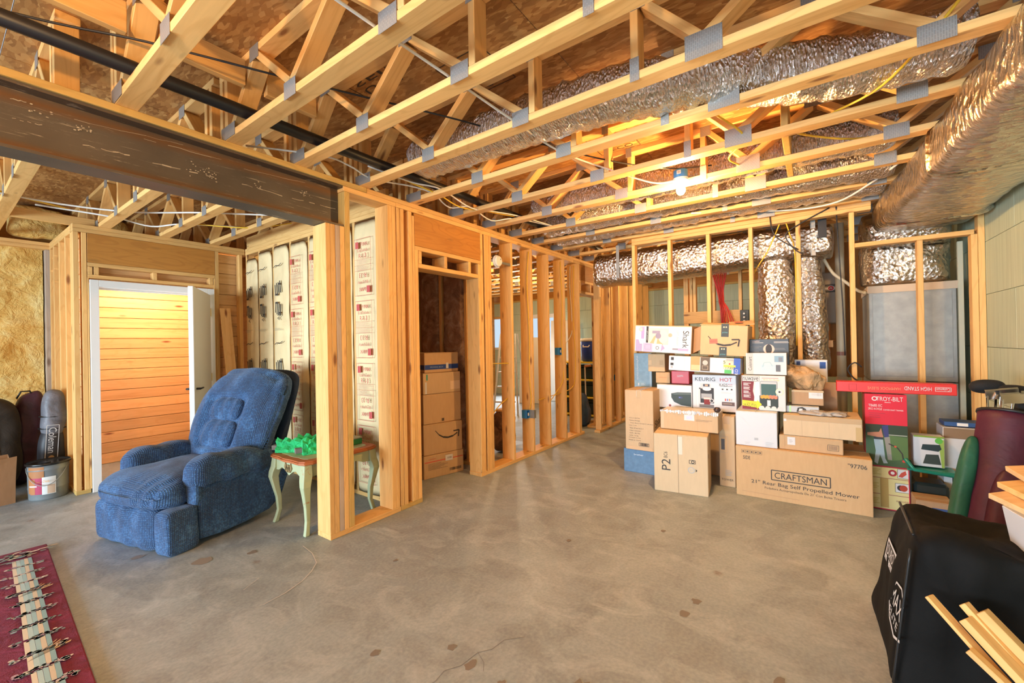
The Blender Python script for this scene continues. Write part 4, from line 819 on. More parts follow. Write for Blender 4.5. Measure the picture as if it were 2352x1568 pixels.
carton('large plain white carton on the mower carton', 4.22, .572, .258, .437, .738, .42, WHB, tape=False, front=lambda p, w, h: (p.bars(w*.5, h*.22, .03, .02, GR, 7), p.lines(w*.3, h*.08, .05, .025, 3, GR, .2), p.lines(w*.82, h*.1, .06, .04, 3, GR, .2), p.line([(.03, h-.03), (w*.4, h*.5)], .0012, (.72, .74, .78)), p.line([(w-.03, h-.03), (w*.6, h*.5)], .0012, (.72, .74, .78))))
carton('long brown carton with a white code label on the mower carton', 4.24, .247, -.184, .437, .558, .40, front=lambda p, w, h: (p.rect(w*.2, h*.62, .055, .065, W_), p.lines(w*.2, h*.62, .03, .03, 4, GR), p.frame(w*.85, h*.42, .07, .045, .002, K), p.bars(w*.85, h*.42, .055, .034, (.35, .24, .15)), p.line([(.04, 0), (.04, h)], .0015, (.40, .26, .14))))
o = carton('long tan carton with an open top under crinkled plastic', 4.24, .214, -.303, .560, .735, .40, CT2, top=False, front=lambda p, w, h: (p.rect(w*.5, h*.86, w*.99, .04, (.50, .34, .18)), p.line([(w*.25, 0), (w*.25, h*.8)], .0012, (.42, .30, .18)), p.line([(w*.6, 0), (w*.6, h*.8)], .0012, (.42, .30, .18)), p.rect(w*.96, h*.3, .04, .11, (.52, .36, .16)), p.rect(.012, h*.72, .02, .02, W_)))
PLW = plain('clear_wrap', (.75, .68, .6), .15); PLW.node_tree.nodes['Principled BSDF'].inputs['Transmission Weight'].default_value = .5
pillow('plastic_wrap', o, .09, .17, .016, PLW, 3, (14, 24, 4), loc=(-.09, -.02, .188), wr=.05, wf=22)
def f_nu(p, w, h):
    MRN = (.20, .02, .03)
    p.rect(w*.5, h*.5, w*.99, h*.99, W_); p.poly([(.003, .003), (w*.42, .003), (w*.33, h*.2), (w*.27, h*.55), (w*.30, h*.85), (.003, h-.003)], MRN); p.poly([(w*.28, h*.1), (w*.33, h*.8), (w*.45, h*.86), (w*.45, h*.1)], (.75, .75, .78))
    p.rect(w*.22, h*.90, w*.40, .045, W_); p.frame(w*.22, h*.90, w*.40, .045, .002, K); p.text('nuwave', w*.22, h*.90, .030, K, w=w*.36); p.text('Brio Air Fryer', w*.70, h*.87, .022, (.70, .62, .05), w=.12); p.lines(w*.7, h*.93, .15, .012, 1, (.75, .3, .25))
    for i in range(4): p.lines(w*.14, h*(.74-.115*i), w*.18, .028, 3, (.8, .75, .75), .5)
    p.rect(w*.63, h*.74, w*.36, .08, (.55, .58, .6)); p.rect(w*.63, h*.60, w*.34, .10, (.05, .12, .12)); p.rect(w*.63, h*.25, w*.42, .11, (.03, .045, .045)); p.frame(w*.63, h*.62, w*.38, .13, .004, (.2, .25, .25))
    for i in range(9): p.disc(w*(.48+.038*i), h*.385+.006*(i % 2), .014, (.80, .34 if i < 5 else .22, .04 if i < 5 else .12))
    p.rect(w*.63, h*.22, .025, .05, (.75, .75, .75)); p.disc(w*.87, h*.55, .03, (.8, .78, .5)); p.disc(w*.87, h*.55, .024, W_); p.disc(w*.87, h*.55, .008, K)
    for i in range(4): p.disc(w*(.47+.135*i), h*.07, .020, (.62, .63, .62))
    p.poly([(.006, h*.11), (w*.36, h*.07), (w*.36, h*.03), (w*.47, h*.17), (w*.37, h*.29), (w*.36, h*.25), (.006, h*.27)], (.85, .75, .03)); p.text('COOKS A WHOLE', w*.2, h*.225, .013, (.7, .15, .03), w=.10); p.text('MEAL IN', w*.2, h*.185, .012, K, w=.05); p.text('MINUTES', w*.2, h*.13, .026, K, w=.10)
carton('nuwave air fryer carton with a yellow arrow and maroon panel', 4.33, .535, .198, .740, 1.048, .34, WHB, front=f_nu, top=False, lean=0)
def f_cu(p, w, h):
    p.rect(w*.5, h*.5, w*.99, h*.98, (.62, .65, .69)); p.rect(w*.10, h*.5, w*.17, h*.98, (.50, .52, .52)); p.text('Cuisinart', w*.105, h*.5, .028, K, w=.125, rot=1.57); p.disc(w*.62, h*.3, .07, (.42, .58, .68), .02); p.rect(w*.60, h*.32, .14, .055, (.45, .60, .70)); p.rect(w*.80, h*.30, .035, .06, (.12, .14, .17)); p.line([(w*.42, h*.35), (w*.46, h*.55), (w*.6, h*.58), (w*.66, h*.4)], .006, (.32, .52, .60)); p.rect(w*.82, h*.72, .07, .055, (.22, .38, .52)); p.rect(w*.86, h*.70, .03, .04, (.2, .24, .3))
carton('white glass kettle carton reading Cuisinart on the air fryer carton', 4.42, .505, .190, 1.050, 1.248, .14, WHB, front=f_cu, top=False)
def f_dk(p, w, h): p.text('vnaliti', w*.17, h*.93, .014, (.6, .5, .5), w=.06); p.lines(w*.3, h*.88, .14, .01, 1, (.5, .5, .5)); p.lines(w*.82, h*.89, .12, .018, 2, (.5, .5, .5)); p.disc(w*.5, h*.70, .045, (.62, .5, .45)); p.disc(w*.5, h*.70, .026, (.03, .035, .045), .045); p.lines(w*.2, h*.75, .10, .02, 2, (.16, .18, .2)); p.lines(w*.8, h*.70, .10, .02, 2, (.16, .18, .2)); p.lines(w*.2, h*.62, .08, .02, 2, (.16, .18, .2))
carton('charcoal gadget carton with a split ring picture above the kettle carton', 4.565, .490, .175, 1.050, 1.376, .10, plain('charcoal_board', (.035, .042, .052), .4), front=f_dk, top=False)
def f_ke(p, w, h):
    p.text('KEURIG', w*.30, h*.87, .036, K, w=w*.47); p.text('HOT', w*.78, h*.87, .036, (.62, .04, .04), w=w*.27); p.text('K425', w*.72, h*.73, .024, K, w=.07); p.text('PLUS', w*.87, h*.74, .012, (.6, .1, .1)); p.rect(w*.78, h*.69, .11, .003, K)
    p.rect(w*.33, h*.42, w*.34, h*.42, (.03, .03, .035)); p.rect(w*.31, h*.68, w*.24, .05, (.55, .57, .6)); p.rect(w*.33, h*.70, w*.15, .025, (.06, .07, .1)); p.rect(w*.33, h*.70, w*.07, .014, (.75, .4, .25)); p.disc(w*.34, h*.60, .04, (.72, .74, .76), .018); p.rect(w*.055, h*.40, .018, h*.6, (.68, .7, .72)); p.rect(w*.115, h*.36, .014, h*.55, (.72, .74, .76)); p.rect(w*.17, h*.34, .012, h*.5, (.6, .62, .64)); p.rect(w*.33, h*.40, w*.25, .05, (.36, .38, .40)); p.rect(w*.34, h*.27, .055, .075, (.20, .015, .012)); p.rect(w*.34, h*.34, .06, .02, (.7, .6, .55)); p.disc(w*.45, h*.28, .02, (.6, .6, .6)); p.disc(w*.45, h*.28, .013, (.03, .03, .035)); p.rect(w*.33, h*.13, w*.34, .03, (.18, .18, .19))
    for i in range(3): p.rect(w*(.70+.1*i), h*.61, .014, .012, K)
    for i in range(8): p.disc(w*(.76+.045*(i % 4)), h*(.345 if i < 4 else .315), .006, ((.6, .1, .1), (.2, .2, .5), (.6, .3, .1), (.4, .4, .4))[i % 4])
    p.rect(w*.82, h*.22, .11, .035, (.12, .08, .08)); p.lines(w*.82, h*.22, .09, .015, 2, (.6, .5, .4), .3); p.lines(w*.8, h*.52, .1, .02, 2, GR, .15)
carton('white Keurig Hot coffee maker carton with machine picture', 4.50, .992, .600, .675, 1.032, .38, WHB, front=f_ke, top=False)
def f_wl(p, w, h):
    p.poly([(w*.42, h*.62), (w*.98, h*.65), (w*.98, h*.10), (w*.7, h*.14), (w*.50, h*.26), (w*.42, h*.45)], (.04, .065, .065)); p.poly([(w*.42, h*.62), (w*.6, h*.68), (w*.98, h*.69), (w*.98, h*.60), (w*.5, h*.57)], (.10, .14, .14)); p.rect(w*.68, h*.46, .04, .018, (.06, .08, .18)); p.rect(w*.66, h*.46, .012, .01, (.15, .2, .6)); p.disc(w*.38, h*.10, .012, (.25, .05, .05))
carton('white carton picturing a dark oval appliance', 4.52, 1.352, 1.003, .675, .918, .36, WHB, front=f_wl, top=False)
def f_lo(p, w, h):
    p.rect(.035, h*.78, .028, .03, K); p.rect(.032, h*.42, .03, .025, K); p.rect(.03, h*.22, .02, .022, GR); p.lines(w*.16, h*.6, .09, .09, 8, (.7, .7, .7), .3); p.rect(w*.235, h*.5, .0015, h*.8, GR); p.rect(w*.39, h*.52, .085, .135, (.66, .33, .13)); p.rect(w*.395, h*.28, .08, .05, (.80, .52, .28)); p.rect(w*.53, h*.52, .085, .135, (.13, .10, .07)); p.disc(w*.53, h*.62, .024, (.55, .5, .45)); p.frame(w*.53, h*.30, .05, .035, .003, (.5, .42, .3)); p.lines(w*.68, h*.5, .06, .12, 9, (.72, .72, .72), .3)
    p.rect(w*.955, h*.5, .055, h*.98, (.05, .13, .52)); p.text('KO', w*.95, h*.14, .026, W_, rot=1.57); p.rect(w*.84, h*.55, .085, .085, (.80, .78, .5)); p.bars(w*.86, h*.82, .07, .03, GR); p.text('5', w*.79, h*.72, .03, K); p.rect(w*.86, h*.48, .10, .02, (.85, .8, .1)); p.text('17307', w*.87, h*.36, .022, K, w=.075); p.rect(w*.84, h*.13, .06, .035, (.10, .5, .14)); p.rect(w*.86, h*.62, .015, .012, (.7, .05, .04))
carton('long white lighting carton with room photos and a blue end', 4.42, 1.201, .553, 1.060, 1.211, .20, WHB, front=f_lo, top=False, tilt=.045)
def f_am(p, w, h):
    smile(p, w*.52, h*.47, w*.70); p.rect(w*.53, h*.83, .065, .125, (.045, .065, .075)); p.rect(w*.50, h*.11, .065, .10, (.045, .065, .075))
    for t_ in (.83, .11): p.text('prime', w*(.53 if t_ > .5 else .50), h*t_-.022, .018, (.12, .42, .5), w=.045); p.disc(w*(.53 if t_ > .5 else .5)-.01, h*t_+.03, .007, (.6, .55, .4)); p.disc(w*(.53 if t_ > .5 else .5)+.01, h*t_+.03, .007, (.6, .55, .4))
    p.rect(w*.29, h*.46, .072, .045, (.78, .16, .11), .08); p.text('HEAVY', w*.29, h*.46, .018, (.25, .06, .05), w=.06, rot=.08)
o = carton('brown carton with a smile arrow and HEAVY sticker atop the pile', 4.44, .905, .497, 1.222, 1.512, .34, CT3, front=f_am, top=False, tilt=.05)
MB().obox((-.06, .02, .30), (.11, 0, .012), (0, .19, .005), (0, 0, .003), CT3).build('flap', o); MB().obox((.05, -.12, .315), (.09, .02, .02), (-.03, .10, -.01), (0, 0, .003), CT3).build('flap', o); MB().obox((.02, -.10, .325), (.03, 0, .004), (0, .035, -.002), (0, 0, .001), ink((.6, .06, .04))).build('red_sticker', o)
def f_sk(p, w, h):
    p.text('Shark', w*.905, h*.52, .058, K, w=h*.62, rot=-1.57); p.text('LIFT-AWAY', w*.765, h*.56, .022, GR, w=h*.56, rot=-1.57); p.text('Navigator', w*.835, h*.52, .018, (.6, .6, .6), w=h*.5, rot=-1.57); p.rect(w*.80, h*.5, .0015, h*.96, (.55, .55, .55))
    p.rect(w*.425, h*.60, w*.37, h*.62, (.74, .66, .55)); p.poly([(w*.26, h*.25), (w*.36, h*.62), (w*.46, h*.55), (w*.52, h*.28)], (.55, .42, .22)); p.poly([(w*.34, h*.25), (w*.39, h*.6), (w*.42, h*.58), (w*.40, h*.25)], (.78, .72, .62)); p.disc(w*.52, h*.6, .05, (.80, .70, .60), .07); p.rect(w*.39, h*.76, .08, .03, (.3, .27, .38)); p.disc(w*.64, h*.66, .02, (.75, .42, .3)); p.disc(w*.43, h*.62, .03, (.28, .25, .35))
    p.rect(w*.23, h*.66, .022, h*.62, K); p.text('LIFT-AWAY', w*.23, h*.62, .010, W_, w=.10, rot=-1.57); p.rect(w*.145, h*.72, .03, h*.45, (.42, .32, .62)); p.disc(w*.11, h*.85, .022, (.55, .5, .45)); p.disc(w*.11, h*.85, .013, (.7, .65, .6))
    p.poly([(.012, .005), (.012, h*.46), (w*.07, h*.46), (w*.10, h*.3), (w*.14, h*.3), (w*.14, .005)], (.42, .35, .58)); p.rect(w*.25, h*.17, w*.18, h*.33, (.50, .44, .64)); p.frame(w*.25, h*.19, .06, .05, .003, (.3, .26, .4)); p.poly([(w*.33, h*.02), (w*.33, h*.32), (w*.50, h*.32), (w*.55, h*.17), (w*.50, h*.02)], (.78, .76, .82)); p.poly([(w*.48, h*.03), (w*.50, h*.31), (w*.555, h*.17)], (.42, .35, .58)); p.disc(w*.42, h*.17, .018, K); p.disc(w*.42, h*.17, .013, (.8, .8, .84)); p.rect(w*.64, h*.155, .10, .010, (.62, .6, .68)); p.rect(w*.74, h*.155, .06, .016, (.3, .28, .34)); p.rect(w*.87, h*.145, .10, .024, (.45, .38, .6))
o = carton('white vacuum carton with Shark lettering atop the left of the pile', 4.45, 1.562, .990, 1.250, 1.527, .34, WHB, front=f_sk, top=False, tilt=.06)
MB().box(-.168, .168, -.284, .284, .272, .280, CT3).build('top_panel', o); MB().obox((.03, -.315, .15), (.12, .012, 0), (.012, -.035, .02), (-.0, -.0, .12), CT4).build('side_flap', o); MB().box(-.166, .166, -.2872, -.2862, .004, .27, CT4).build('brown_side', o)
SB2 = plain('grey_blue_board', (.22, .34, .41), .45, 0, .1)
carton('tall grey blue carton reading style selections at the far left', 4.74, 1.672, 1.47, .246, 1.240, .18, SB2, front=lambda p, w, h: (p.text('styleselections', .04, h*.83, .030, W_, w=.27, rot=-1.57), p.rect(w*.93, h*.5, .02, h*.98, (.42, .54, .60)), p.rect(.05, h*.64, .012, .03, W_), p.lines(.10, h*.64, .04, .03, 3, (.5, .6, .65))), top=False)
carton('small kraft carton wedged under the vacuum carton', 4.59, 1.462, 1.285, 1.042, 1.236, .22, CT3, front=lambda p, w, h: (p.rect(.02, h*.5, .035, .05, (.66, .45, .24)), p.rect(w-.035, h*.5, .04, .05, (.50, .32, .16))), top=False)
carton('small square kraft carton with faint orange lettering', 4.60, 1.385, 1.238, .920, 1.040, .20, front=lambda p, w, h: p.text('LAMPS PLUS', w*.5, h*.5, .010, (.55, .2, .08), w=.08), top=False)
carton('bright red carton reading cooks', 4.60, 1.222, 1.045, .920, 1.057, .24, plain('red_board', (.62, .025, .035), .4), front=lambda p, w, h: (p.text('cooks', w*.5, h*.63, .022, W_, w=.06), p.lines(w*.5, h*.52, .06, .006, 1, (.85, .5, .5))), top=False)
carton('white carton with navy squares standing behind the paper bag', 4.78, .143, -.106, .0, 1.175, .10, WHB, top=False, front=lambda p, w, h: (p.rect(.03, h*.97, .03, .035, (.03, .06, .2)), p.rect(w-.035, h*.955, .045, .06, (.02, .08, .33)), p.lines(w*.55, h*.93, .10, .12, 7, (.72, .72, .76), .2)))
carton('brown carton flap panel standing behind the shipping carton', 4.70, .02, -.170, .437, .978, .035, CT4, top=False)
carton('grey carton picturing a floodlight lying on the open tan carton', 4.36, .198, -.035, .737, .796, .26, plain('grey_board', (.45, .48, .5), .4), top=False, front=lambda p, w, h: (p.poly([(w*.32, .006), (w*.36, h*.7), (w*.5, h*.85), (w*.6, h*.6), (w*.66, .006)], K), p.poly([(w*.38, .006), (w*.41, h*.6), (w*.5, h*.6), (w*.52, .006)], W_), p.rect(.03, h*.5, .012, h*.95, (.4, .7, .35))))
o = carton('small shipping carton with a white address label', 4.42, .158, -.068, .798, .925, .22, CT4, top=False, front=lambda p, w, h: (p.rect(w*.76, h*.70, .098, .06, W_), p.lines(w*.72, h*.74, .04, .02, 3, GR, .3), p.bars(w*.86, h*.74, .03, .025, GR, 7), p.rect(w*.5, h*.93, w, .018, (.52, .38, .22))))
KP = fabric('kraft_paper', (.40, .25, .12), .35, 8, .7, 9, .9)
o = pillow('paper_sack', None, .10, .15, .085, KP, 2.6, (26, 30, 20), lambda p, q: q+Vector((.02*p.y, 0, .035*p.y+.02*math.sin(p.x*7+p.y*5))), (4.53, .085, 1.025), wr=.045, wf=13); tag(o, 'crumpled brown paper sack on the shipping carton', 'paper sack')
carton('long red canopy carton with upside down HIGH STAND lettering', 4.515, -.158, -.878, .918, 1.008, .12, plain('red_canopy_board', (.66, .028, .022), .4), top=False, front=lambda p, w, h: (p.text('HIGH STAND', w*.70, h*.50, .030, W_, w=.155, rot=math.pi), p.text('HAMMOCK SLEEVE', w*.42, h*.42, .022, (.75, .28, .14), w=.20, rot=math.pi), p.frame(w*.895, h*.5, .085, .030, .003, W_), p.text('Coleman', w*.895, h*.5, .022, W_, w=.075, rot=math.pi), p.frame(w*.15, h*.45, .05, .05, .002, (.45, .02, .02))))
def f_tb(p, w, h):
    p.rect(w*.5, h*.86, w*.99, h*.27, (.62, .012, .035)); p.text('TROY-BILT', w*.60, h*.955, .034, W_, w=.16); p.disc(w*.245, h*.955, .018, W_); p.disc(w*.245, h*.955, .011, (.62, .012, .035)); p.text('TB685 EC', w*.26, h*.895, .020, W_, w=.085); p.text('29CC 4-CYCLE', w*.25, h*.865, .016, W_, w=.085); p.text('CURVED SHAFT TRIMMER', w*.68, h*.860, .011, W_, w=.12); p.lines(w*.3, h*.81, .10, .05, 3, (.42, .02, .04), .35); p.lines(w*.6, h*.925, .06, .008, 1, W_)
    p.rect(w*.5, h*.55, w*.99, h*.35, (.05, .10, .035)); p.rect(w*.5, h*.69, w*.99, h*.08, (.025, .045, .022)); p.poly([(w*.5, h*.64), (w*.99, h*.63), (w*.99, h*.45), (w*.55, h*.42)], (.085, .16, .045)); p.rect(w*.75, h*.645, w*.46, .006, (.4, .4, .36))
    p.poly([(w*.2, h*.60), (w*.42, h*.60), (w*.46, h*.44), (w*.52, h*.40), (w*.42, h*.395), (w*.34, h*.47), (w*.28, h*.385), (w*.20, h*.40), (w*.24, h*.5)], (.33, .42, .46)); p.poly([(w*.2, h*.60), (w*.42, h*.60), (w*.44, h*.66), (w*.22, h*.66)], (.03, .04, .05)); p.poly([(w*.05, h*.655), (w*.33, h*.665), (w*.38, h*.70), (w*.43, h*.62), (w*.30, h*.62), (w*.05, h*.63)], (.45, .2, .12)); p.poly([(w*.40, h*.72), (w*.55, h*.73), (w*.56, h*.62), (w*.46, h*.62)], (.035, .04, .16)); p.poly([(w*.45, h*.62), (w*.58, h*.63), (w*.62, h*.43), (w*.52, h*.43)], (.27, .25, .21)); p.line([(w*.55, h*.57), (w*.75, h*.54), (w*.86, h*.49), (w*.88, h*.44)], .008, (.03, .02, .02)); p.line([(w*.68, h*.552), (w*.73, h*.545)], .012, (.6, .08, .03)); p.disc(w*.89, h*.43, .010, (.6, .05, .03))
    p.rect(w*.5, h*.185, w*.99, h*.36, (.70, .62, .28)); p.rect(w*.5, h*.365, w*.99, .006, (.45, .02, .04))
    for t_ in (.27, .13): p.rect(w*.5, h*t_, w*.97, .004, (.30, .06, .08))
    for t_ in (.32, .20, .07): p.lines(w*.2, h*t_, .085, .05, 4, (.52, .44, .12), .4)
    p.rect(w*.42, h*.145, .05, h*.25, (.46, .33, .10)); p.frame(w*.86, h*.32, .065, .07, .002, K); p.rect(w*.86, h*.32, .062, .066, W_); p.poly([(w*.75, h*.295), (w*.82, h*.33), (w*.92, h*.35), (w*.94, h*.32), (w*.84, h*.29)], (.55, .07, .04)); p.disc(w*.62, h*.32, .026, (.42, .02, .03)); p.disc(w*.62, h*.32, .012, (.75, .7, .65)); p.frame(w*.84, h*.20, .085, .07, .002, K); p.rect(w*.84, h*.20, .082, .067, W_); p.disc(w*.80, h*.20, .022, (.03, .02, .02)); p.disc(w*.86, h*.20, .024, (.45, .05, .02)); p.rect(w*.99, h*.19, .006, h*.37, (.55, .02, .05)); p.rect(w*.5, .004, w, .008, (.5, .02, .05)); p.text('INCLUDES', w*.84, h*.085, .012, (.3, .06, .08))
carton('upright red and green trimmer carton reading TROY-BILT', 4.435, -.335, -.592, .0, .915, .13, plain('dark_red_board', (.34, .02, .03), .4), front=f_tb, top=False, rz=.03, lean=.045)
# ---------------------------------------------------------------- recliner
UP = upholstery(); crz = math.atan2(.235, .972)
rc = thing('recliner', 'worn blue ribbed upholstered recliner facing left', 'recliner', (.915, 3.45, 0), crz)
# local frame: x = towards the back (u), y = across (w), z up
def foot(p, q):
    q = q.copy(); q.x -= .018*(1-p.z**2)*(1-p.y**2)*(p.x < 0); q.z += .012*math.sin(q.y*9)*(p.z > .5); q.x += .006*math.sin(q.y*34)*(p.x < -.5); return q
pillow('footrest', rc, .10, .36, .148, UP, 7, (10, 40, 12), foot, (.105, .52, .156), (0, -.02, 0), wr=.008, wf=9)
pillow('footrest_end', rc, .10, .080, .145, UP, 8, (10, 10, 12), None, (.105, .076, .152), (0, -.02, 0), wr=.006, wf=9)
def cush(p, q):
    q = q.copy(); fr_ = max(0, -p.x); q.y *= (.80+.24*min(1, max(0, (-p.x-.15)*2.2))); q.z += .03*(1-p.x**2)*(1-p.y**2)*(p.z > 0)-.05*max(0, -p.x-.55)*(p.z > 0); q.x += .010*math.sin(p.y*22+p.z*3)*(p.y < -.35)*(p.x < -.2); return q
pillow('seat_cushion', rc, .37, .40, .105, UP, 4.5, (26, 34, 10), cush, (.345, .475, .385), (0, -.02, 0), wr=.010, wf=8)
for s_, yy, seed in ((-1, .06, 1), (1, .84, 2)):
    # side panel under the arm
    b = MB(); b.prism([(.20, .42), (.205, .045), (.36, .03), (.55, .035), (.75, .06), (.86, .13), (.93, .30), (.95, .52), (.60, .50)], 1, yy-.055, yy+.055, UP)
    o = b.build('side_panel', rc); md = o.modifiers.new('b', 'BEVEL'); md.width = .022; md.segments = 3
    me = o.data; ul = me.uv_layers.new(name='uv')
    for poly in me.polygons:
        for li in poly.loop_indices: co = me.vertices[me.loops[li].vertex_index].co; ul.data[li].uv = (co.x+co.y, co.z)
    def arm(p, q, s_=s_):
        q = q.copy(); f_ = max(0, -p.x-.45); q.z -= .05*f_*(p.z < 0)+.015*max(0, p.x); q.y *= 1+.08*max(0, -p.x); q.z += .008*math.sin(q.x*26); q.y += .006*math.sin(q.x*30+p.z*2); return q
    pillow('armrest', rc, .315, .098, .105, UP, 3.2, (30, 14, 14), arm, (.48, yy-.008*s_, .505), (0, .03, 0), wr=.012, wf=9, seed=seed)
    pillow('arm_front', rc, .03, .062, .12, UP, 3, (6, 10, 12), None, (.205, yy, .39), wr=.004)
# back
def backf(p, q):
    q = q.copy(); top = max(0, p.z); q.y *= 1-.06*top**3+.04*(1-abs(p.z)); q.x += .05*top**2-.02*(1-p.z**2); q.x -= .018*(p.x < 0)*math.cos(p.y*1.5); q.x += .010*math.sin(q.y*16)*(p.x < -.3)*top; q.x += .045*p.y**2*(p.x < 0)
    sm = lambda e0, e1, v: (lambda k: k*k*(3-2*k))(min(1, max(0, (v-e0)/(e1-e0))))
    if p.x < -.3: q.x += .048*(1-sm(.38, .56, abs(p.y)))*sm(-.85, -.70, p.z)*(1-sm(.22, .40, p.z))
    return q
bk = pillow('backrest', rc, .125, .465, .425, UP, 4.0, (10, 36, 36), backf, (.80, .45, .80), (0, .40, 0), wr=.012, wf=6)
def tuft(p, q): q = q.copy(); q.x -= .012*(1-p.z**2); q.x += .006*math.sin(p.y*9)*(p.x < 0); return q
pillow('head_pillow', bk, .048, .185, .100, UP, 3.6, (8, 26, 14), tuft, (-.092, -.0, .025), (0, 0, 0), wr=.006, wf=12)
pillow('lumbar_pillow', bk, .050, .20, .115, UP, 3.6, (8, 30, 14), tuft, (-.090, .0, -.185), (0, 0, 0), wr=.008, wf=12, seed=4)
DKU = fabric('dark_blue_backing', (.022, .040, .085), .3, 16, .9, 5, .2)
pillow('back_shell', rc, .035, .42, .40, DKU, 5, (6, 20, 20), lambda p, q: Vector((q.x+.03*p.z**2, q.y*(1-.08*max(0, p.z)), q.z)), (.985, .45, .80), (0, .34, 0))
pillow('base', rc, .30, .36, .10, DKU, 6, (6, 6, 6), None, (.52, .45, .16))
pillow('hip_panel', rc, .13, .42, .16, UP, 4, (10, 20, 10), None, (.86, .45, .46), (0, .2, 0), wr=.01)
# ---------------------------------------------------------------- side table with foam packing
SG = NT('distressed_sage_paint'); v = SG.coords(); f_ = SG.noise(v, 7, 5, .7, 1); SGM = SG.done(SG.mix(SG.ramp(f_, [(.655, (0, 0, 0)), (.69, (.8, .8, .8))]), (.40, .45, .27), (.42, .16, .06)), .5)
CH = wood('cherry_', 'x', (.42, .12, .03), (.26, .06, .015), (.12, .03, .01), .3)
tb = thing('side_table', 'sage green side table with cherry top and curved legs', 'table', (1.905, 3.255, 0))
V = []
def outline(hx_, hy_, n=48):
    out = []
    for k in range(n):
        th = 2*math.pi*k/n; c, s_ = math.cos(th), math.sin(th); q = (abs(c)**7+abs(s_)**7)**(-1/7); m = 1-.03*math.cos(4*th)**2*0+.018*math.cos(8*th); out.append((c*q*hx_*m, s_*q*hy_*m))
    return out
MB().prism(outline(.335, .270), 2, .525, .535, CH).prism(outline(.325, .262), 2, .515, .525, CH).prism(outline(.325, .262), 2, .535, .543, CH).build('table_top', tb); MB().prism(outline(.27, .205), 2, .543, .5445, SGM).build('top_inlay', tb)
for sx in (-1, 1):
    for sy in (-1, 1):
        b = MB(); rings = [(.514, 0, .030), (.44, .004, .034), (.40, .016, .032), (.36, .022, .029), (.30, .014, .024), (.20, -.002, .019), (.10, -.006, .016), (.04, .006, .016), (.0, .016, .018)]; vs = []; fs = []
        for i, (z, off, r) in enumerate(rings):
            cx, cy = sx*(.275+off), sy*(.215+off); vs += [(cx-r, cy-r, z), (cx+r, cy-r, z), (cx+r, cy+r, z), (cx-r, cy+r, z)]
            if i: fs += [((i-1)*4+k, (i-1)*4+(k+1) % 4, i*4+(k+1) % 4, i*4+k) for k in range(4)]
        fs += [(0, 1, 2, 3), tuple(len(vs)-4+k for k in (3, 2, 1, 0))]; b.add(vs, fs, SGM); o = b.build('leg', tb); md = o.modifiers.new('b', 'BEVEL'); md.width = .006; md.segments = 2
def apron(L): return [(-L, .514), (L, .514), (L, .42), (L*.72, .425), (L*.5, .45), (L*.28, .44), (0, .405), (-L*.28, .44), (-L*.5, .45), (-L*.72, .425), (-L, .42)]
for s_ in (-1, 1): MB().prism(apron(.21), 0, s_*.285-.01, s_*.285+.01, SGM).build('apron', tb); MB().prism(apron(.26), 1, s_*.225-.01, s_*.225+.01, SGM).build('apron', tb)
b = MB()
for k in range(5): b.obox((-.297, (k-2)*.018, .455+.012*((k+1) % 2)), (.006, 0, 0), (0, .012, .008*(k-2)), (0, -.004*(k-2), .02), plain('carved_gold', (.25, .17, .07), .5))
b.build('carved_ornament', tb)
GF = fabric('green_foam', (.02, .50, .16), .3, 30, .8, 14, .8); GYF = plain('grey_foam_block', (.17, .155, .14), .85)
def foamblk(loc, rz, L, label):
    t = thing('foam_packing', label, 'packing foam', loc, rz, 'green foam packing on the side table')
    b = MB(); prof = [(-.06, 0), (.06, 0), (.06, .03), (.03, .05), (.01, .10), (-.02, .115), (-.045, .095), (-.03, .05), (-.06, .03)]
    n = 14; vs = []; fs = []; m = len(prof)
    for i in range(n+1):
        s_ = -L/2+L*i/n; kk = .72+.28*abs(math.cos(i*.9))
        for (a, z) in prof: r_ = .008*noise.noise(Vector((s_*30, a*40, z*40))); vs.append((s_, a+r_, max(0, z*kk+r_*(z > 0))))
        if i: fs += [((i-1)*m+k, (i-1)*m+(k+1) % m, i*m+(k+1) % m, i*m+k) for k in range(m)]
    fs += [tuple(range(m-1, -1, -1)), tuple(n*m+k for k in range(m))]; b.add(vs, fs, GF); b.build('green_foam', t)
    MB().box(-L/2-.05, -L/2+.06, -.02, .025, .012, .05, GYF, .003).build('grey_block', t); MB().box(L/2-.06, L/2+.03, -.02, .025, .02, .055, GYF, .003).build('grey_block', t)
foamblk((1.745, 3.38, .546), -.95, .30, 'bright green foam packing strip on the left of the side table'); foamblk((1.93, 3.40, .546), -.72, .30, 'bright green foam packing strip at the back of the side table'); foamblk((1.83, 3.20, .546), -.35, .26, 'bright green foam packing strip at the front of the side table')
t = thing('green_box', 'small dark green box at the right end of the side table', 'box', (2.13, 3.22, .5455)); MB().box(-.05, .05, -.07, .07, 0, .045, plain('green_box_paint', (.03, .22, .05), .5), .003).build('body', t); MB().box(-.052, .052, -.072, .072, .046, .056, plain('brass_rim', (.3, .26, .15), .4), .002).build('lid', t)
t = thing('leaning_plank', 'single pine plank leaning against the planked wall', 'plank', (2.15, 5.58, 0)); o = MB().box(-.055, .055, -.009, .009, -.93, .93, cedar('z'), .003).build('board', t, loc=(-.005, .055, .928)); o.rotation_euler = (-.06, -.05, 0)
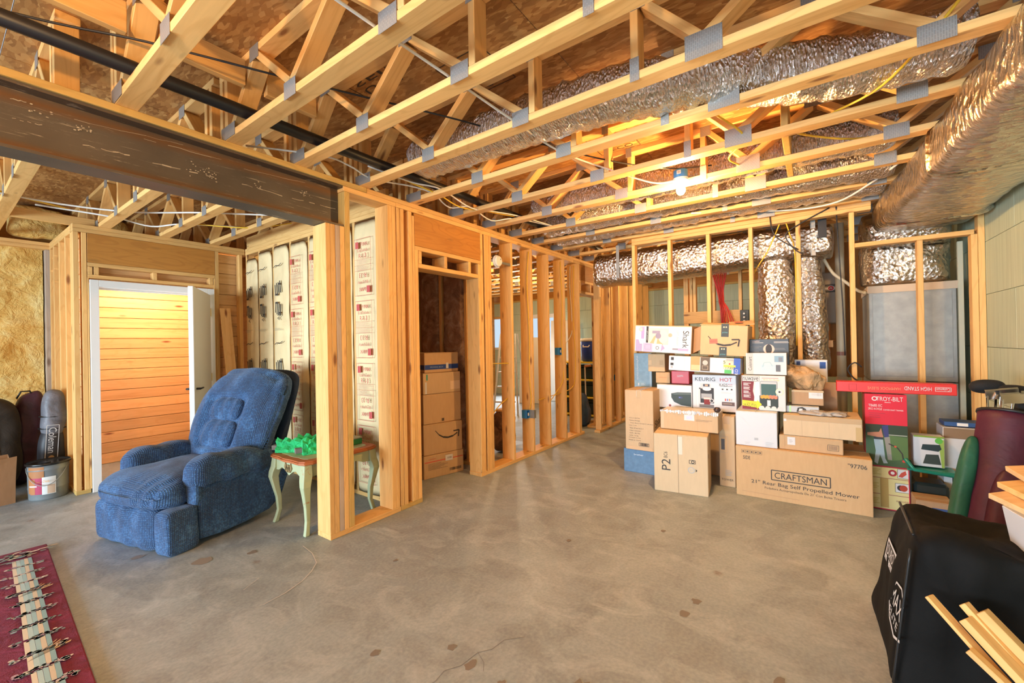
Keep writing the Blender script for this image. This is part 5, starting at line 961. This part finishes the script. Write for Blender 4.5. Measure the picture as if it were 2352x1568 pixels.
# ---------------------------------------------------------------- left corner
pt = thing('paint_bucket', 'grey metal paint bucket with stained label', 'bucket', (.69, 5.95, 0), .1)
GB = plain('grey_bucket', (.24, .27, .28), .35, .3); BKT = plain('black_lid_gloss', (.012, .012, .012), .25)
pail = MB().lathe([(.128, 0), (.130, .01), (.134, .10), (.137, .105), (.134, .11), (.137, .27), (.142, .275), (.138, .285), (.139, .315), (.146, .32)], GB, 36).build('pail', pt, smooth=True)
MB().lathe([(.147, .318), (.152, .322), (.152, .338), (.146, .342), (.140, .330), (.10, .331), (0, .333)], BKT, 36).build('lid', pt, smooth=True); MB().lathe([(.03, .333), (.03, .343), (.02, .345), (0, .345)], BKT, 16, (-.03, -.07, 0)).build('spout_cap', pt)
b = MB()
def wrap(a0, a1, z0, z1, c, r):
    n = 10; vs = []; fs = []
    for i in range(n+1):
        a = a0+(a1-a0)*i/n; vs += [(r*math.cos(a), r*math.sin(a), z0), (r*math.cos(a), r*math.sin(a), z1)]
        if i: fs.append((2*i-2, 2*i, 2*i+1, 2*i-1))
    b.add(vs, fs, ink(c))
wrap(-2.9, -2.0, .07, .31, (.40, .16, .05), .1392); wrap(-2.75, -2.1, .06, .21, (.42, .03, .09), .1398); wrap(-2.75, -2.45, .062, .20, (.45, .17, .05), .1404); wrap(-2.1, -1.45, .055, .215, (.72, .74, .72), .1396); wrap(-1.85, -1.5, .06, .14, (.62, .45, .32), .1404); wrap(-2.8, -2.35, .13, .142, W_, .1410); b.build('label', pail, fix=False)
MB().tube([(.144*math.cos(a), .144*math.sin(a)-.02*math.sin((a+3.4)*1.3), .30-.16*math.sin((a+3.3)/2.6*math.pi)) for a in [-3.3+2.6*i/14 for i in range(15)]], .003, galv()).build('bail_handle', pt, smooth=True)
p = Print((0, 0, 0), (1, 0, 0), (0, 0, 1), (0, -1, 0)); p.O = Vector((-.085, -.122, .14)); p.S = Vector((.82, -.57, 0)); p.text('Super', -.01, .035, .018, (.6, .2, .03), w=.035); p.text('Deck', .045, .040, .022, (.75, .35, .08), w=.045); p.build(pail, 'lettering')
# brown paper grocery bag
PB_ = card('paper_bag', (.36, .19, .085)); t = thing('paper_bag', 'open brown paper grocery bag beside the paint bucket', 'paper bag', (.30, 6.05, 0), .15)
b = MB(); h = .42; w, d = .17, .11; cr = [(-w, -d), (w, -d), (w, 0), (w, d), (-w, d), (-w, 0)]; tops = [(-w*1.05, -d*1.2, .40), (w*1.06, -d*1.1, .425), (w*.95, 0, .40), (w*1.05, d, .42), (-w, d, .41), (-w*.9, 0, .39)]
vs = [(x, y, 0) for x, y in cr]+[(x*1.02+(0 if i not in (2, 5) else -.02*(1 if x > 0 else -1)), y, .21) for i, (x, y) in enumerate(cr)]+tops; n = 6
b.add(vs, [tuple(range(5, -1, -1))]+[(r*n+k, r*n+(k+1) % n, (r+1)*n+(k+1) % n, (r+1)*n+k) for r in range(2) for k in range(n)], PB_); o = b.build('sack', t); md = o.modifiers.new('s', 'SOLIDIFY'); md.thickness = .002
MB().tube([(-.07, -d*1.15, .40), (-.05, -d*1.1, .445), (.03, -d*1.1, .45), (.06, -d*1.12, .40)], .006, card('paper_handle', (.5, .33, .18))).build('handle', t, smooth=True)
def softbag(name, label, loc, hx_, hy_, hz_, mat, e=3.5, fn=None, rot=(0, 0, 0), wr=.02, wf=6): 
    t = thing(name, label, 'bag', loc); t.rotation_euler = rot; pillow('bag', t, hx_, hy_, hz_, mat, e, (16, 14, 26), fn, (0, 0, hz_), wr=wr, wf=wf, seed=loc[0]*9); return t
BRN = fabric('dark_brown_canvas', (.035, .026, .018), .4, 12, .8, 4, .4)
t = softbag('duffel_bag', 'dark brown canvas bag with a strap at the left edge', (.34, 6.62, 0), .24, .16, .46, BRN, 4); MB().obox((.06, -.165, .48), (.022, 0, .006), (0, .003, 0), (-.03, .0, .28), fabric('brown_webbing', (.10, .065, .035), .2, 20)).build('strap', t)
DMR = fabric('dark_maroon_nylon', (.045, .012, .022), .5, 12, .6, 4, .5)
t = softbag('garment_bag', 'dark maroon folded bag between two camping bags', (.62, 6.74, 0), .12, .14, .475, DMR, 3.2, lambda p, q: Vector((q.x+.04*p.z, q.y, q.z+.03*math.sin(p.x*2.5)*(p.z > 0))), wr=.03); MB().tube([(-.06, -.05, .90), (-.03, -.06, .97), (.03, -.06, .97), (.05, -.05, .92)], .008, BLACKP).build('carry_loop', t, smooth=True)
GRY = fabric('grey_nylon', (.16, .16, .18), .35, 12, .5, 5, .45); t = thing('sleeping_bag', 'grey rolled sleeping bag with white Coleman lettering', 'sleeping bag', (.845, 6.58, 0)); t.rotation_euler = (0, .05, 0)
t.location.x = .755; t.location.y = 6.34
MB().box(-.1, .1, -.09, .09, 0, .012, BLACKP).build('base_disc', t); pillow('rolled_fabric', t, .088, .10, .25, GRY, 2.8, (16, 16, 28), None, (-.02, 0, .74), wr=.018, wf=6); pillow('stuff_sack', t, .095, .105, .30, plain('charcoal_nylon', (.035, .035, .04), .5), 2.8, (16, 16, 20), None, (-.02, 0, .315), wr=.012, wf=6)
for z in (.60, .72): MB().lathe([(.098, z-.005), (.102, z), (.098, z+.005)], BLACKP, 24, (-.02, 0, 0)).build('strap', t, smooth=True)
p = Print((-.03, -.120, .46), (1, 0, 0), (0, 0, 1), (0, -1, 0)); p.frame(.0, .0, .085, .36, .005, W_); p.text('Coleman', .0, .03, .055, W_, w=.25, rot=-1.57); p.disc(.0, -.14, .02, (.45, .3, .15)); p.build(t, 'logo')
# ---------------------------------------------------------------- rug
RG = fabric('maroon_wool', (.185, .022, .055), .25, 30, .95, 7, .5); rgt = thing('area_rug', 'maroon wool rug with a woven floral column border', 'rug', (.40, 3.35, 0), 0)
ra = math.atan2(.491-.395, 4.46-2.466); b = MB()
def rc_(s_, t_): return (.08-s_*math.cos(ra)+t_*math.sin(ra)-.03, t_*math.cos(ra)+s_*math.sin(ra))
pts = [rc_(0, 1.107), rc_(0, -2.2), rc_(1.4, -2.2), rc_(1.4, 1.107)]
vs = [(x, y, 0) for x, y in pts]+[(x, y, .016) for x, y in pts]; b.add(vs, [(3, 2, 1, 0), (4, 5, 6, 7)]+[(k, (k+1) % 4, 4+(k+1) % 4, 4+k) for k in range(4)], RG); o = b.build('pile', rgt); md = o.modifiers.new('b', 'BEVEL'); md.width = .006; md.segments = 2
c0 = Vector((*rc_(0, 0), .0165)); p = Print(c0, (-math.cos(ra), math.sin(ra), 0), (math.sin(ra), math.cos(ra), 0), (0, 0, 1), .0004); random.seed(11)
TEAL = [(.24, .40, .42), (.32, .50, .52), (.42, .58, .58)]; CRM = [(.62, .52, .38), (.70, .62, .48)]
p.P_old = p.P
for seg in range(18):
    t0 = .90-seg*.155; cx = .125+.004*math.sin(seg)
    for k in range(5): p.poly([(cx-.042+.017*k, t0-.135), (cx-.026+.017*k+random.uniform(0, .002), t0-.135), (cx-.026+.017*k, t0), (cx-.042+.017*k, t0-random.uniform(0, .01))], (TEAL[0], CRM[0], TEAL[1], TEAL[2], CRM[1])[k])
    for k in range(44):
        a = random.uniform(-.085, .085); rr = random.uniform(.005, .012); p.disc(cx+a, t0-.145+random.uniform(-.02, .02), rr, random.choice(((.10, .16, .14), (.16, .26, .24), (.55, .46, .42), (.42, .30, .36), (.30, .42, .42), (.62, .55, .45))), rr*random.uniform(.5, 1), 7)
for k in range(60): p.disc(.15+random.gauss(0, .075), .97+random.gauss(0, .035), random.uniform(.01, .028), random.choice(((.62, .54, .38), (.55, .44, .28), (.16, .22, .20), (.70, .63, .48), (.24, .38, .40))), random.uniform(.005, .012), 8)
for seg in (4, 9, 14): 
    t0 = .90-seg*.155
    for k in range(5): p.poly([(.17, t0-.05), (.035+.01*k, t0-.01+.016*k), (.03+.01*k, t0+.003+.016*k)], (.62, .42, .18))
for k in range(40): s_ = random.uniform(.32, 1.2); t_ = random.uniform(-1.6, .9); p.line([(s_, t_), (s_+.05, t_+.02), (s_+.10, t_)], .006, (.34, .12, .06))
p.build(rgt, 'woven_pattern')
# ---------------------------------------------------------------- right foreground
CVM = fabric('black_cover_cloth', (.0085, .008, .0075), .25, 60, .72, 2.2, .22); CVM.node_tree.nodes['Principled BSDF'].inputs['Specular IOR Level'].default_value = .12
NVM = plain('navy_cover_cloth', (.010, .018, .032), .5, 0, .2, 8)
cv = thing('generator_cover', 'black fabric generator cover with white logo in the right foreground', 'cover', (2.45, -.62, 0))
CB0 = [[Vector((2.15, -.235, 0)), Vector((2.13, -.30, .635))], [Vector((2.87, -.205, 0)), Vector((2.56, -.31, .645))], [Vector((2.15, -1.13, 0)), Vector((2.11, -1.10, .57))], [Vector((2.87, -1.13, 0)), Vector((2.62, -1.10, .555))]]
def cvp(a, c, h):   # a: near->far, c: left->right, h: up
    def col(k): return CB0[k][0].lerp(CB0[k][1], h)
    return col(0).lerp(col(1), a).lerp(col(2).lerp(col(3), a), c)
V, F = rpoints(26, 30, 22); P = []
for q in V:
    k = (abs(q.x)**15+abs(q.y)**15+abs(q.z)**15)**(1/15); a, c, h = (q.x/k+1)/2, (1-q.y/k)/2, (q.z/k+1)/2; w3 = cvp(a, c, h)
    sag = .02*math.sin(a*7)*math.sin(c*9)*(h > .9)-.022*(h > .95)*(1-abs(2*a-1))*(1-abs(2*c-1))
    fold = .024*noise.noise(Vector((w3.x*5, w3.y*5, w3.z*3)))+.026*abs(noise.noise(Vector((w3.x*9+3, w3.y*9, w3.z*4))))
    if a < .12: w3.x += fold*1.6*min(1, h*3)
    if c < .12: w3.y += fold*.7*min(1, h*3)
    if c < .12 and h < .45 and a < .35: w3.y += .05*(.45-h)*(1-a/.35)
    w3.z += sag+(.02*noise.noise(Vector((w3.x*7, w3.y*5, 2)))-.02*abs(noise.noise(Vector((w3.x*11, w3.y*8, 5)))))*(h > .8); P.append(tuple(w3-Vector((2.45, -.62, 0))))
b = MB(); b.add(P, F, CVM); b.build('cover', cv, smooth=True)
for nm, pts in (('piping', [cvp(0, 0, t_/12) for t_ in range(1, 12)]), ('piping', [cvp(t_/12, .01, .985) for t_ in range(1, 12)])): MB().tube([p_-Vector((2.45, -.62, 0))+Vector((-.004, .012, .004)) for p_ in pts], .005, BLACKP, 6).build(nm, cv, smooth=True)
lo = cvp(.72, 0, .52)-Vector((2.45, -.62, 0)); dS = (cvp(0, 0, .5)-cvp(1, 0, .5)).normalized(); dT = (cvp(.5, 0, 1)-cvp(.5, 0, 0)).normalized(); p = Print(lo, dS, dT, (0, 1, .15), .012)
p.S = p.S*1.25; p.T = p.T*1.25; p.rect(.05, .065, .15, .085, W_); p.rect(.05, .07, .13, .055, K); p.text('DURO', .05, .07, .04, W_, w=.105); p.text('NEXT GEN', .05, .03, .014, K, w=.12); p.line([(.12, .03), (.16, -.02), (.20, .04), (.27, .055), (.33, .02)], .007, W_); p.text('MAX', .25, -.01, .06, W_, w=.15); p.text('ELITE', .25, -.07, .026, W_, w=.13); p.line([(.15, -.04), (.21, -.095), (.30, -.11), (.37, -.08)], .009, W_); p.build(cv, 'logo')
# golf bag
gb = thing('golf_bag', 'maroon and green golf bag leaning in the right corner', 'golf bag', (3.42, -.75, 0)); MRC = fabric('maroon_vinyl', (.060, .006, .022), .25, 8, .55, 4, .3); GRN = fabric('green_vinyl', (.008, .085, .045), .3, 8, .5, 4, .3)
ax = Vector((.30, -.20, .89)).normalized()
def gp(s_, a, b_): sd_ = ax.cross(Vector((1, 0, 0))).normalized(); fr2 = sd_.cross(ax); return Vector((0, 0, .03))+ax*s_+sd_*a+fr2*b_
b = MB(); b.tube([gp(0.0, 0, 0), gp(.05, 0, 0), gp(.5, 0, 0), gp(.88, 0, 0), gp(.93, 0, 0)], [.12, .14, .125, .135, .14], MRC, 24); b.build('bag_body', gb, smooth=True)
sdv = ax.cross(Vector((1, 0, 0))).normalized(); frv = sdv.cross(ax)
M3 = Matrix((frv, sdv, ax)).transposed().to_euler()
for s_, nm in ((1, 'side_pocket'), (-1, 'side_pocket')): o = pillow(nm, gb, .05, .04, .34, GRN, 3, (8, 8, 20), None, gp(.42, s_*.145, -.02), M3, wr=.01)
pillow('front_pocket', gb, .045, .07, .26, MRC, 3, (8, 10, 16), None, gp(.34, 0, -.14), M3, wr=.008)
MB().tube([gp(.925, 0, 0), gp(.94, 0, 0)], [.145, .145], BLACKP, 24).build('top_rim', gb, smooth=True)
CHR = plain('chrome', (.75, .75, .76), .15, 1); random.seed(5)
clubs = [('wood', -.03, .05, .16), ('wood', .05, .06, .17), ('wood', -.08, -.01, .06), ('iron', .05, -.02, .10), ('iron', .02, -.06, .07), ('iron', .085, .02, .09), ('iron', -.02, -.02, .11), ('iron', .06, -.08, .05)]
for i, (kd, a, c, hh) in enumerate(clubs):
    base = Vector(gb.location); p0 = base+gp(.60, a*.6, c*.6); p1 = base+gp(.945+hh, a*1.25, c*1.25)
    t = thing('golf_club', ('black headcover golf wood, %s in the golf bag' % ('leftmost', 'highest', 'lowest')[i]) if kd == 'wood' else 'chrome iron golf club standing in the golf bag', 'golf club', tuple(p0), 0, 'clubs in the golf bag')
    MB().tube([(0, 0, 0), p1-p0], .006, CHR, 8).build('shaft', t, smooth=True)
    if kd == 'wood': pillow('headcover', t, .052, .08, .042, fabric('black_knit', (.008, .008, .009), .2, 20), 2.4, (10, 12, 8), None, tuple(p1-p0+Vector((0, .04, 0))), (0, .3, .2*i))
    else: q = p1-p0; MB().obox(q+Vector((0, -.03, .01)), (.006, 0, .004), (0, .038, -.006), (-.004, .004, .026), CHR).build('club_head', t)
# boxes behind the golf bag
def f_w(p, w, h): p.rect(w*.5, h*.93, w*.98, h*.12, (.25, .16, .09)); p.rect(w*.62, h*.22, w*.35, h*.40, (.05, .05, .05)); p.text('K', w*.6, h*.32, .03, W_)
carton('white carton with brown top band behind the golf bag', 4.62, -.815, -1.06, 0, .665, .22, WHB, front=f_w, top=False); simple('flat_blue_box', 'flat blue box lying on the white carton in the corner', 'box', MB().box(4.66, 4.83, -1.05, -.83, .667, .70, plain('blue_box_board', (.03, .09, .25), .5), .003).box(4.655, 4.66, -.96, -.90, .672, .695, WHITE))
def f_g(p, w, h): p.rect(w*.5, h*.97, w*.98, h*.05, (.20, .32, .03)); p.poly([(w*.9, .003), (w-.003, .003), (w-.003, h*.9), (w*.8, h*.9)], (.28, .42, .08)); p.poly([(w*.25, h*.55), (w*.3, h*.72), (w*.85, h*.74), (w*.9, h*.6), (w*.8, h*.52)], (.012, .03, .035)); p.disc(w*.82, h*.86, .022, (.10, .42, .05)); p.poly([(w*.3, h*.1), (w*.4, h*.4), (w*.8, h*.42), (w*.88, h*.1)], (.03, .045, .04))
carton('white and lime green carton behind the trimmer carton', 4.52, -.63, -.805, .36, .60, .12, WHB, front=f_g, top=False)
carton('open brown carton with a blue front on the floor in the corner', 4.25, -.60, -.80, 0, .17, .20, CT4, front=lambda p, w, h: (p.rect(w*.7, h*.4, w*.55, h*.7, (.03, .08, .26)), p.rect(w*.2, h*.5, .05, .09, W_)))
t = thing('garden_cart', 'small green wire cart holding the lime green carton', 'cart', (4.58, -.72, 0)); GRP = plain('green_glitter_plastic', (.01, .20, .14), .3)
MB().tube([(-.13, .15, .42), (-.14, .10, .345), (-.14, -.12, .33), (-.12, -.16, .34)], .014, GRP, 10).build('rim', t, smooth=True); MB().tube([(.12, .15, .345), (.12, -.15, .345)], .014, GRP, 10).build('rim', t, smooth=True); MB().box(-.14, .13, -.14, .14, .335, .350, GRP, .004).build('tray', t)
for x, y in ((-.12, .12), (-.12, -.12), (.11, .12), (.11, -.12)): MB().tube([(x, y, 0), (x, y, .335)], .009, DKG, 8).build('leg', t)
MB().box(-.10, .10, -.10, .10, .03, .24, plain('dark_bin', (.02, .03, .03), .3), .02).build('bin', t)
# timber off-cuts
random.seed(21)
def offcut(p0, p1, w, th, mat, label, roll=0, group='wood off-cuts at the right edge'):
    p0, p1 = Vector(p0), Vector(p1); d = p1-p0; L = d.length; d.normalize(); s_ = d.cross(Vector((0, 0, 1))).normalized(); n_ = s_.cross(d); q = Matrix.Rotation(roll, 3, d); s_ = q @ s_; n_ = q @ n_
    M = Matrix((d, s_, n_)).transposed().to_4x4(); M.translation = (p0+p1)/2; o = MB().box(-L/2, L/2, -w/2, w/2, -th/2, th/2, mat, .002).build('wood_offcut'); o.matrix_world = M; return tag(o, label, 'wood', group)
def lean(px1, px2, px3, label, w=.035, th=.016, roll=0): return offcut(px1, px2, w, th, pine('x'), label, roll)
lean((1.76, -.735, .012), (2.055, -.318, .462), None, 'pale flat stick leaning on the cover, leftmost of the sticks', .036, .012)
lean((1.80, -.78, .02), (2.06, -.405, .462), None, 'square edged stick leaning on the cover behind the leftmost one', .03, .022)
lean((1.74, -.80, .02), (2.02, -.40, .43), None, 'wide stick with a rounded end leaning on the cover', .045, .025)
lean((1.80, -.86, .02), (2.05, -.445, .455), None, 'rounded orange toned stick at the right of the leaning sticks', .035, .03)
lean((1.70, -.84, .02), (1.96, -.395, .36), None, 'short stick in front of the other leaning sticks', .03, .018)
t = thing('rag_sack', 'crumpled white sack at the foot of the leaning sticks', 'sack', (1.66, -.52, 0)); pillow('sack', t, .10, .12, .13, fabric('white_sack', (.55, .50, .42), .3, 10, .7, 7, .6), 2.8, (14, 14, 14), None, (0, 0, .13), wr=.05, wf=9)
WP = plain('white_primed_board', (.66, .66, .66), .5)
offcut((2.28, -.60, .66), (2.36, -1.10, .74), .20, .14, WP, 'white faced board end on top of the black cover', 0)
offcut((2.20, -.55, .78), (2.52, -1.05, .86), .14, .020, cedar('x'), 'splintered orange board lying on the white faced board', .15)
offcut((2.26, -.57, .815), (2.46, -1.08, .90), .12, .022, pine('x'), 'pale splintered board above the orange one', .1)
offcut((2.34, -.60, .86), (2.42, -1.10, .94), .12, .020, cedar('x'), 'short split board near the top of the scrap pile', .1)
offcut((2.42, -.66, .93), (2.40, -1.10, 1.00), .10, .022, pine('x'), 'topmost split board of the scrap pile', .1)
# ---------------------------------------------------------------- utility room behind the partition
fu = thing('furnace', 'galvanised sheet metal furnace cabinet behind the right studs', 'furnace', (5.62, -.745, 0)); GV = galv()
MB().box(-.30, .30, -.30, .30, .02, .95, GV, .006).build('lower_cabinet', fu); MB().box(-.30, .30, -.30, .30, .955, 1.845, GV, .006).build('upper_cabinet', fu); MB().box(-.304, -.301, -.27, .27, 1.0, 1.78, GV, .001).build('access_panel', fu); MB().box(-.308, .308, -.308, .308, 1.79, 1.86, plain('masking_tape', (.60, .46, .32), .6), .002).build('tape_seal', fu)
stick('trim_strip', fu, 5.30, 5.335, -1.085, -1.05, 0, 2.2, plain('cream_pipe', (.60, .56, .40), .5))
hd = thing('water_heater', 'grey wall hung tankless water heater with a dark stripe and red badge', 'water heater', (6.256, -.165, 1.54)); HG = plain('heater_grey', (.34, .30, .25), .5)
MB().box(-.06, .12, -.115, .115, 0, .60, HG, .012).build('casing', hd); p = Print((-.06, .115, 0), (0, -1, 0), (0, 0, 1), (-1, 0, 0)); p.rect(.115, .445, .229, .025, (.08, .075, .07)); p.rect(.115, .375, .229, .025, (.08, .075, .07)); p.rect(.115, .41, .229, .018, (.72, .70, .66)); p.disc(.135, .41, .032, (.75, .72, .7)); p.disc(.135, .41, .027, (.6, .03, .03)); p.line([(.12, .40), (.135, .422), (.145, .40)], .007, W_); p.rect(.02, .02, .02, .015, W_); p.rect(.205, .03, .015, .015, (.1, .4, .7)); p.build(hd, 'badge')
MB().tube([(.03, .065, .60), (.03, .065, .95)], .036, plain('cream_vent', (.68, .62, .48), .5), 16).build('vent_pipe', hd, smooth=True)
CP = plain('copper_pipe', (.55, .25, .09), .35, .8)
b = MB()
for y in (-.07, 0, .07): b.tube([(.0, y, 0), (.0, y, -.35)], .010, CP, 8)
b.tube([(0, -.07, -.2), (0, .07, -.2)], .01, CP, 8).box(-.03, .03, -.03, .03, -.28, -.20, CP); b.build('pipework', hd)
simple('backing_board', 'plywood backing board fixed behind the water heater', 'board', MB().box(6.375, 6.40, -.50, .30, .9, 2.5, board_dark('z')).box(6.40, 6.44, -.5, -.46, 0, 2.6, pine('z')).box(6.40, 6.44, .26, .30, 0, 2.6, pine('z')))
PV = plain('cream_drain_pipe', (.56, .50, .36), .5)
t = thing('drain_stack', 'cream plastic drain stack beside the thin stud', 'pipe', (5.75, -.25, 0)); MB().tube([(0, 0, 0), (0, 0, 2.6)], .042, PV, 18).build('pipe', t, smooth=True); MB().tube([(0, 0, .85), (0, 0, .95)], .05, PV, 18).build('coupling', t, smooth=True); MB().tube([(0, 0, 1.18), (0, 0, 1.22)], .044, plain('primer_purple', (.35, .16, .12), .5), 18).build('primer_band', t)
cable('conduit', [(5.5, -.10, 2.22), (5.52, -.18, 2.05), (5.54, -.28, 1.95), (5.55, -.38, 1.85), (5.30, -.42, 1.80)], .016, PV, 'cream bent conduit sloping behind the thin stud', 'conduit')
for i, (pts, lab) in enumerate((([(4.99, -.15, 2.60), (4.985, .06, 2.50), (4.985, .2, 2.40), (4.98, .13, 2.25), (4.985, .06, 2.19)], 'black cable looping down from the partition top plate'), ([(4.99, .33, 2.62), (4.98, .32, 2.50), (4.98, .27, 2.38), (4.985, .1, 2.24)], 'second black cable hanging in front of the foil trunk'), ([(4.99, -.20, 2.60), (5.12, -.215, 2.3), (5.14, -.24, 1.7), (5.14, -.25, 1.2)], 'black cable hanging straight down beside the thin stud'), ([(4.985, -.36, 1.10), (4.975, -.31, 1.14), (4.985, -.26, 1.08), (4.98, -.3, 1.0), (4.985, -.36, .96)], 'black cord tied around the thin stud'))): cable('cable', pts, .006, BCAB, lab, 'cable')
for pts, lab in (([(5.06, .20, 2.54), (5.1, .17, 2.42), (5.12, .13, 2.2), (5.12, .13, 1.3)], 'yellow cable dropping beside the wide foil riser'), ([(5.05, .25, 2.54), (5.14, .36, 2.3), (5.16, .52, 2.0), (5.16, .50, 1.6)], 'yellow cable crossing in front of the foil trunk')): yc(pts, lab)
cable('cable', [(4.4, .95, 2.62), (4.7, .55, 2.63), (4.9, .1, 2.61), (4.7, -.2, 2.57), (4.4, -.4, 2.60), (4.1, -.52, 2.62)], .008, WCAB, 'white cable drooping below the last trusses to the trunk duct', 'cable')
# red tubing on its frame
pf = thing('pipe_rack', 'timber frame carrying the red tubing behind the partition', 'rack', (6.2, 1.1, 0))
for y0, y1, z0, z1 in ((1.30, 1.338, 1.62, 2.60), (1.345, 1.383, 1.62, 2.60), (1.40, 1.46, 0, 2.60), (.74, .778, 0, 2.60), (1.06, 1.09, 1.75, 2.60)): stick('upright', pf, 6.2, 6.289, y0, y1, z0, z1, pine, 'z')
stick('cross_board', pf, 6.185, 6.199, .74, 1.46, 1.60, 1.76, pine, 'y')
RD = plain('red_tubing', (.72, .03, .015), .35)
for i in range(8):
    y = 1.075-.023*i; t_ = (i-3.5)/3.5; dx_ = -.014*(i % 2); cable('red_tube', [(6.17+dx_, y, 2.42), (6.165+dx_, y-.002, 2.25), (6.165+dx_, 1.03-.012*i, 2.05), (6.16+dx_, 1.005-.0085*i, 1.92), (6.155+dx_, 1.0-.0085*i, 1.86), (6.15+dx_, .985-.0085*i-.03*max(0, t_), 1.78), (6.15+dx_, .975-.0085*i-.09*max(0, t_), 1.58)], .0078, RD, 'red plastic water tube in the bundle behind the partition', 'tube', group='red water tubes')
mf = thing('manifold', 'black and red plumbing manifold beside the wide foil riser', 'manifold', (6.181, .71, 1.2)); MB().box(-.02, .02, -.05, .05, 0, .55, DKG, .004).build('back', mf)
for k in range(11): MB().tube([(-.02, 0, .03+.047*k), (-.06, 0, .03+.047*k)], .012, RD if k % 4 == 3 else WHITE, 8).build('port', mf)
# exterior-side framing visible between partition studs
nw = struct('wall_utility', label='framing between the utility room and the stud wall')
for x in (5.95, 6.35, 6.75, 7.15, 7.55): stick('stud', nw, x, x+.038, 2.62, 2.709, PB, ZT-.08)
stick('sole_plate', nw, 5.9, 7.6, 2.62, 2.709, 0, PB)
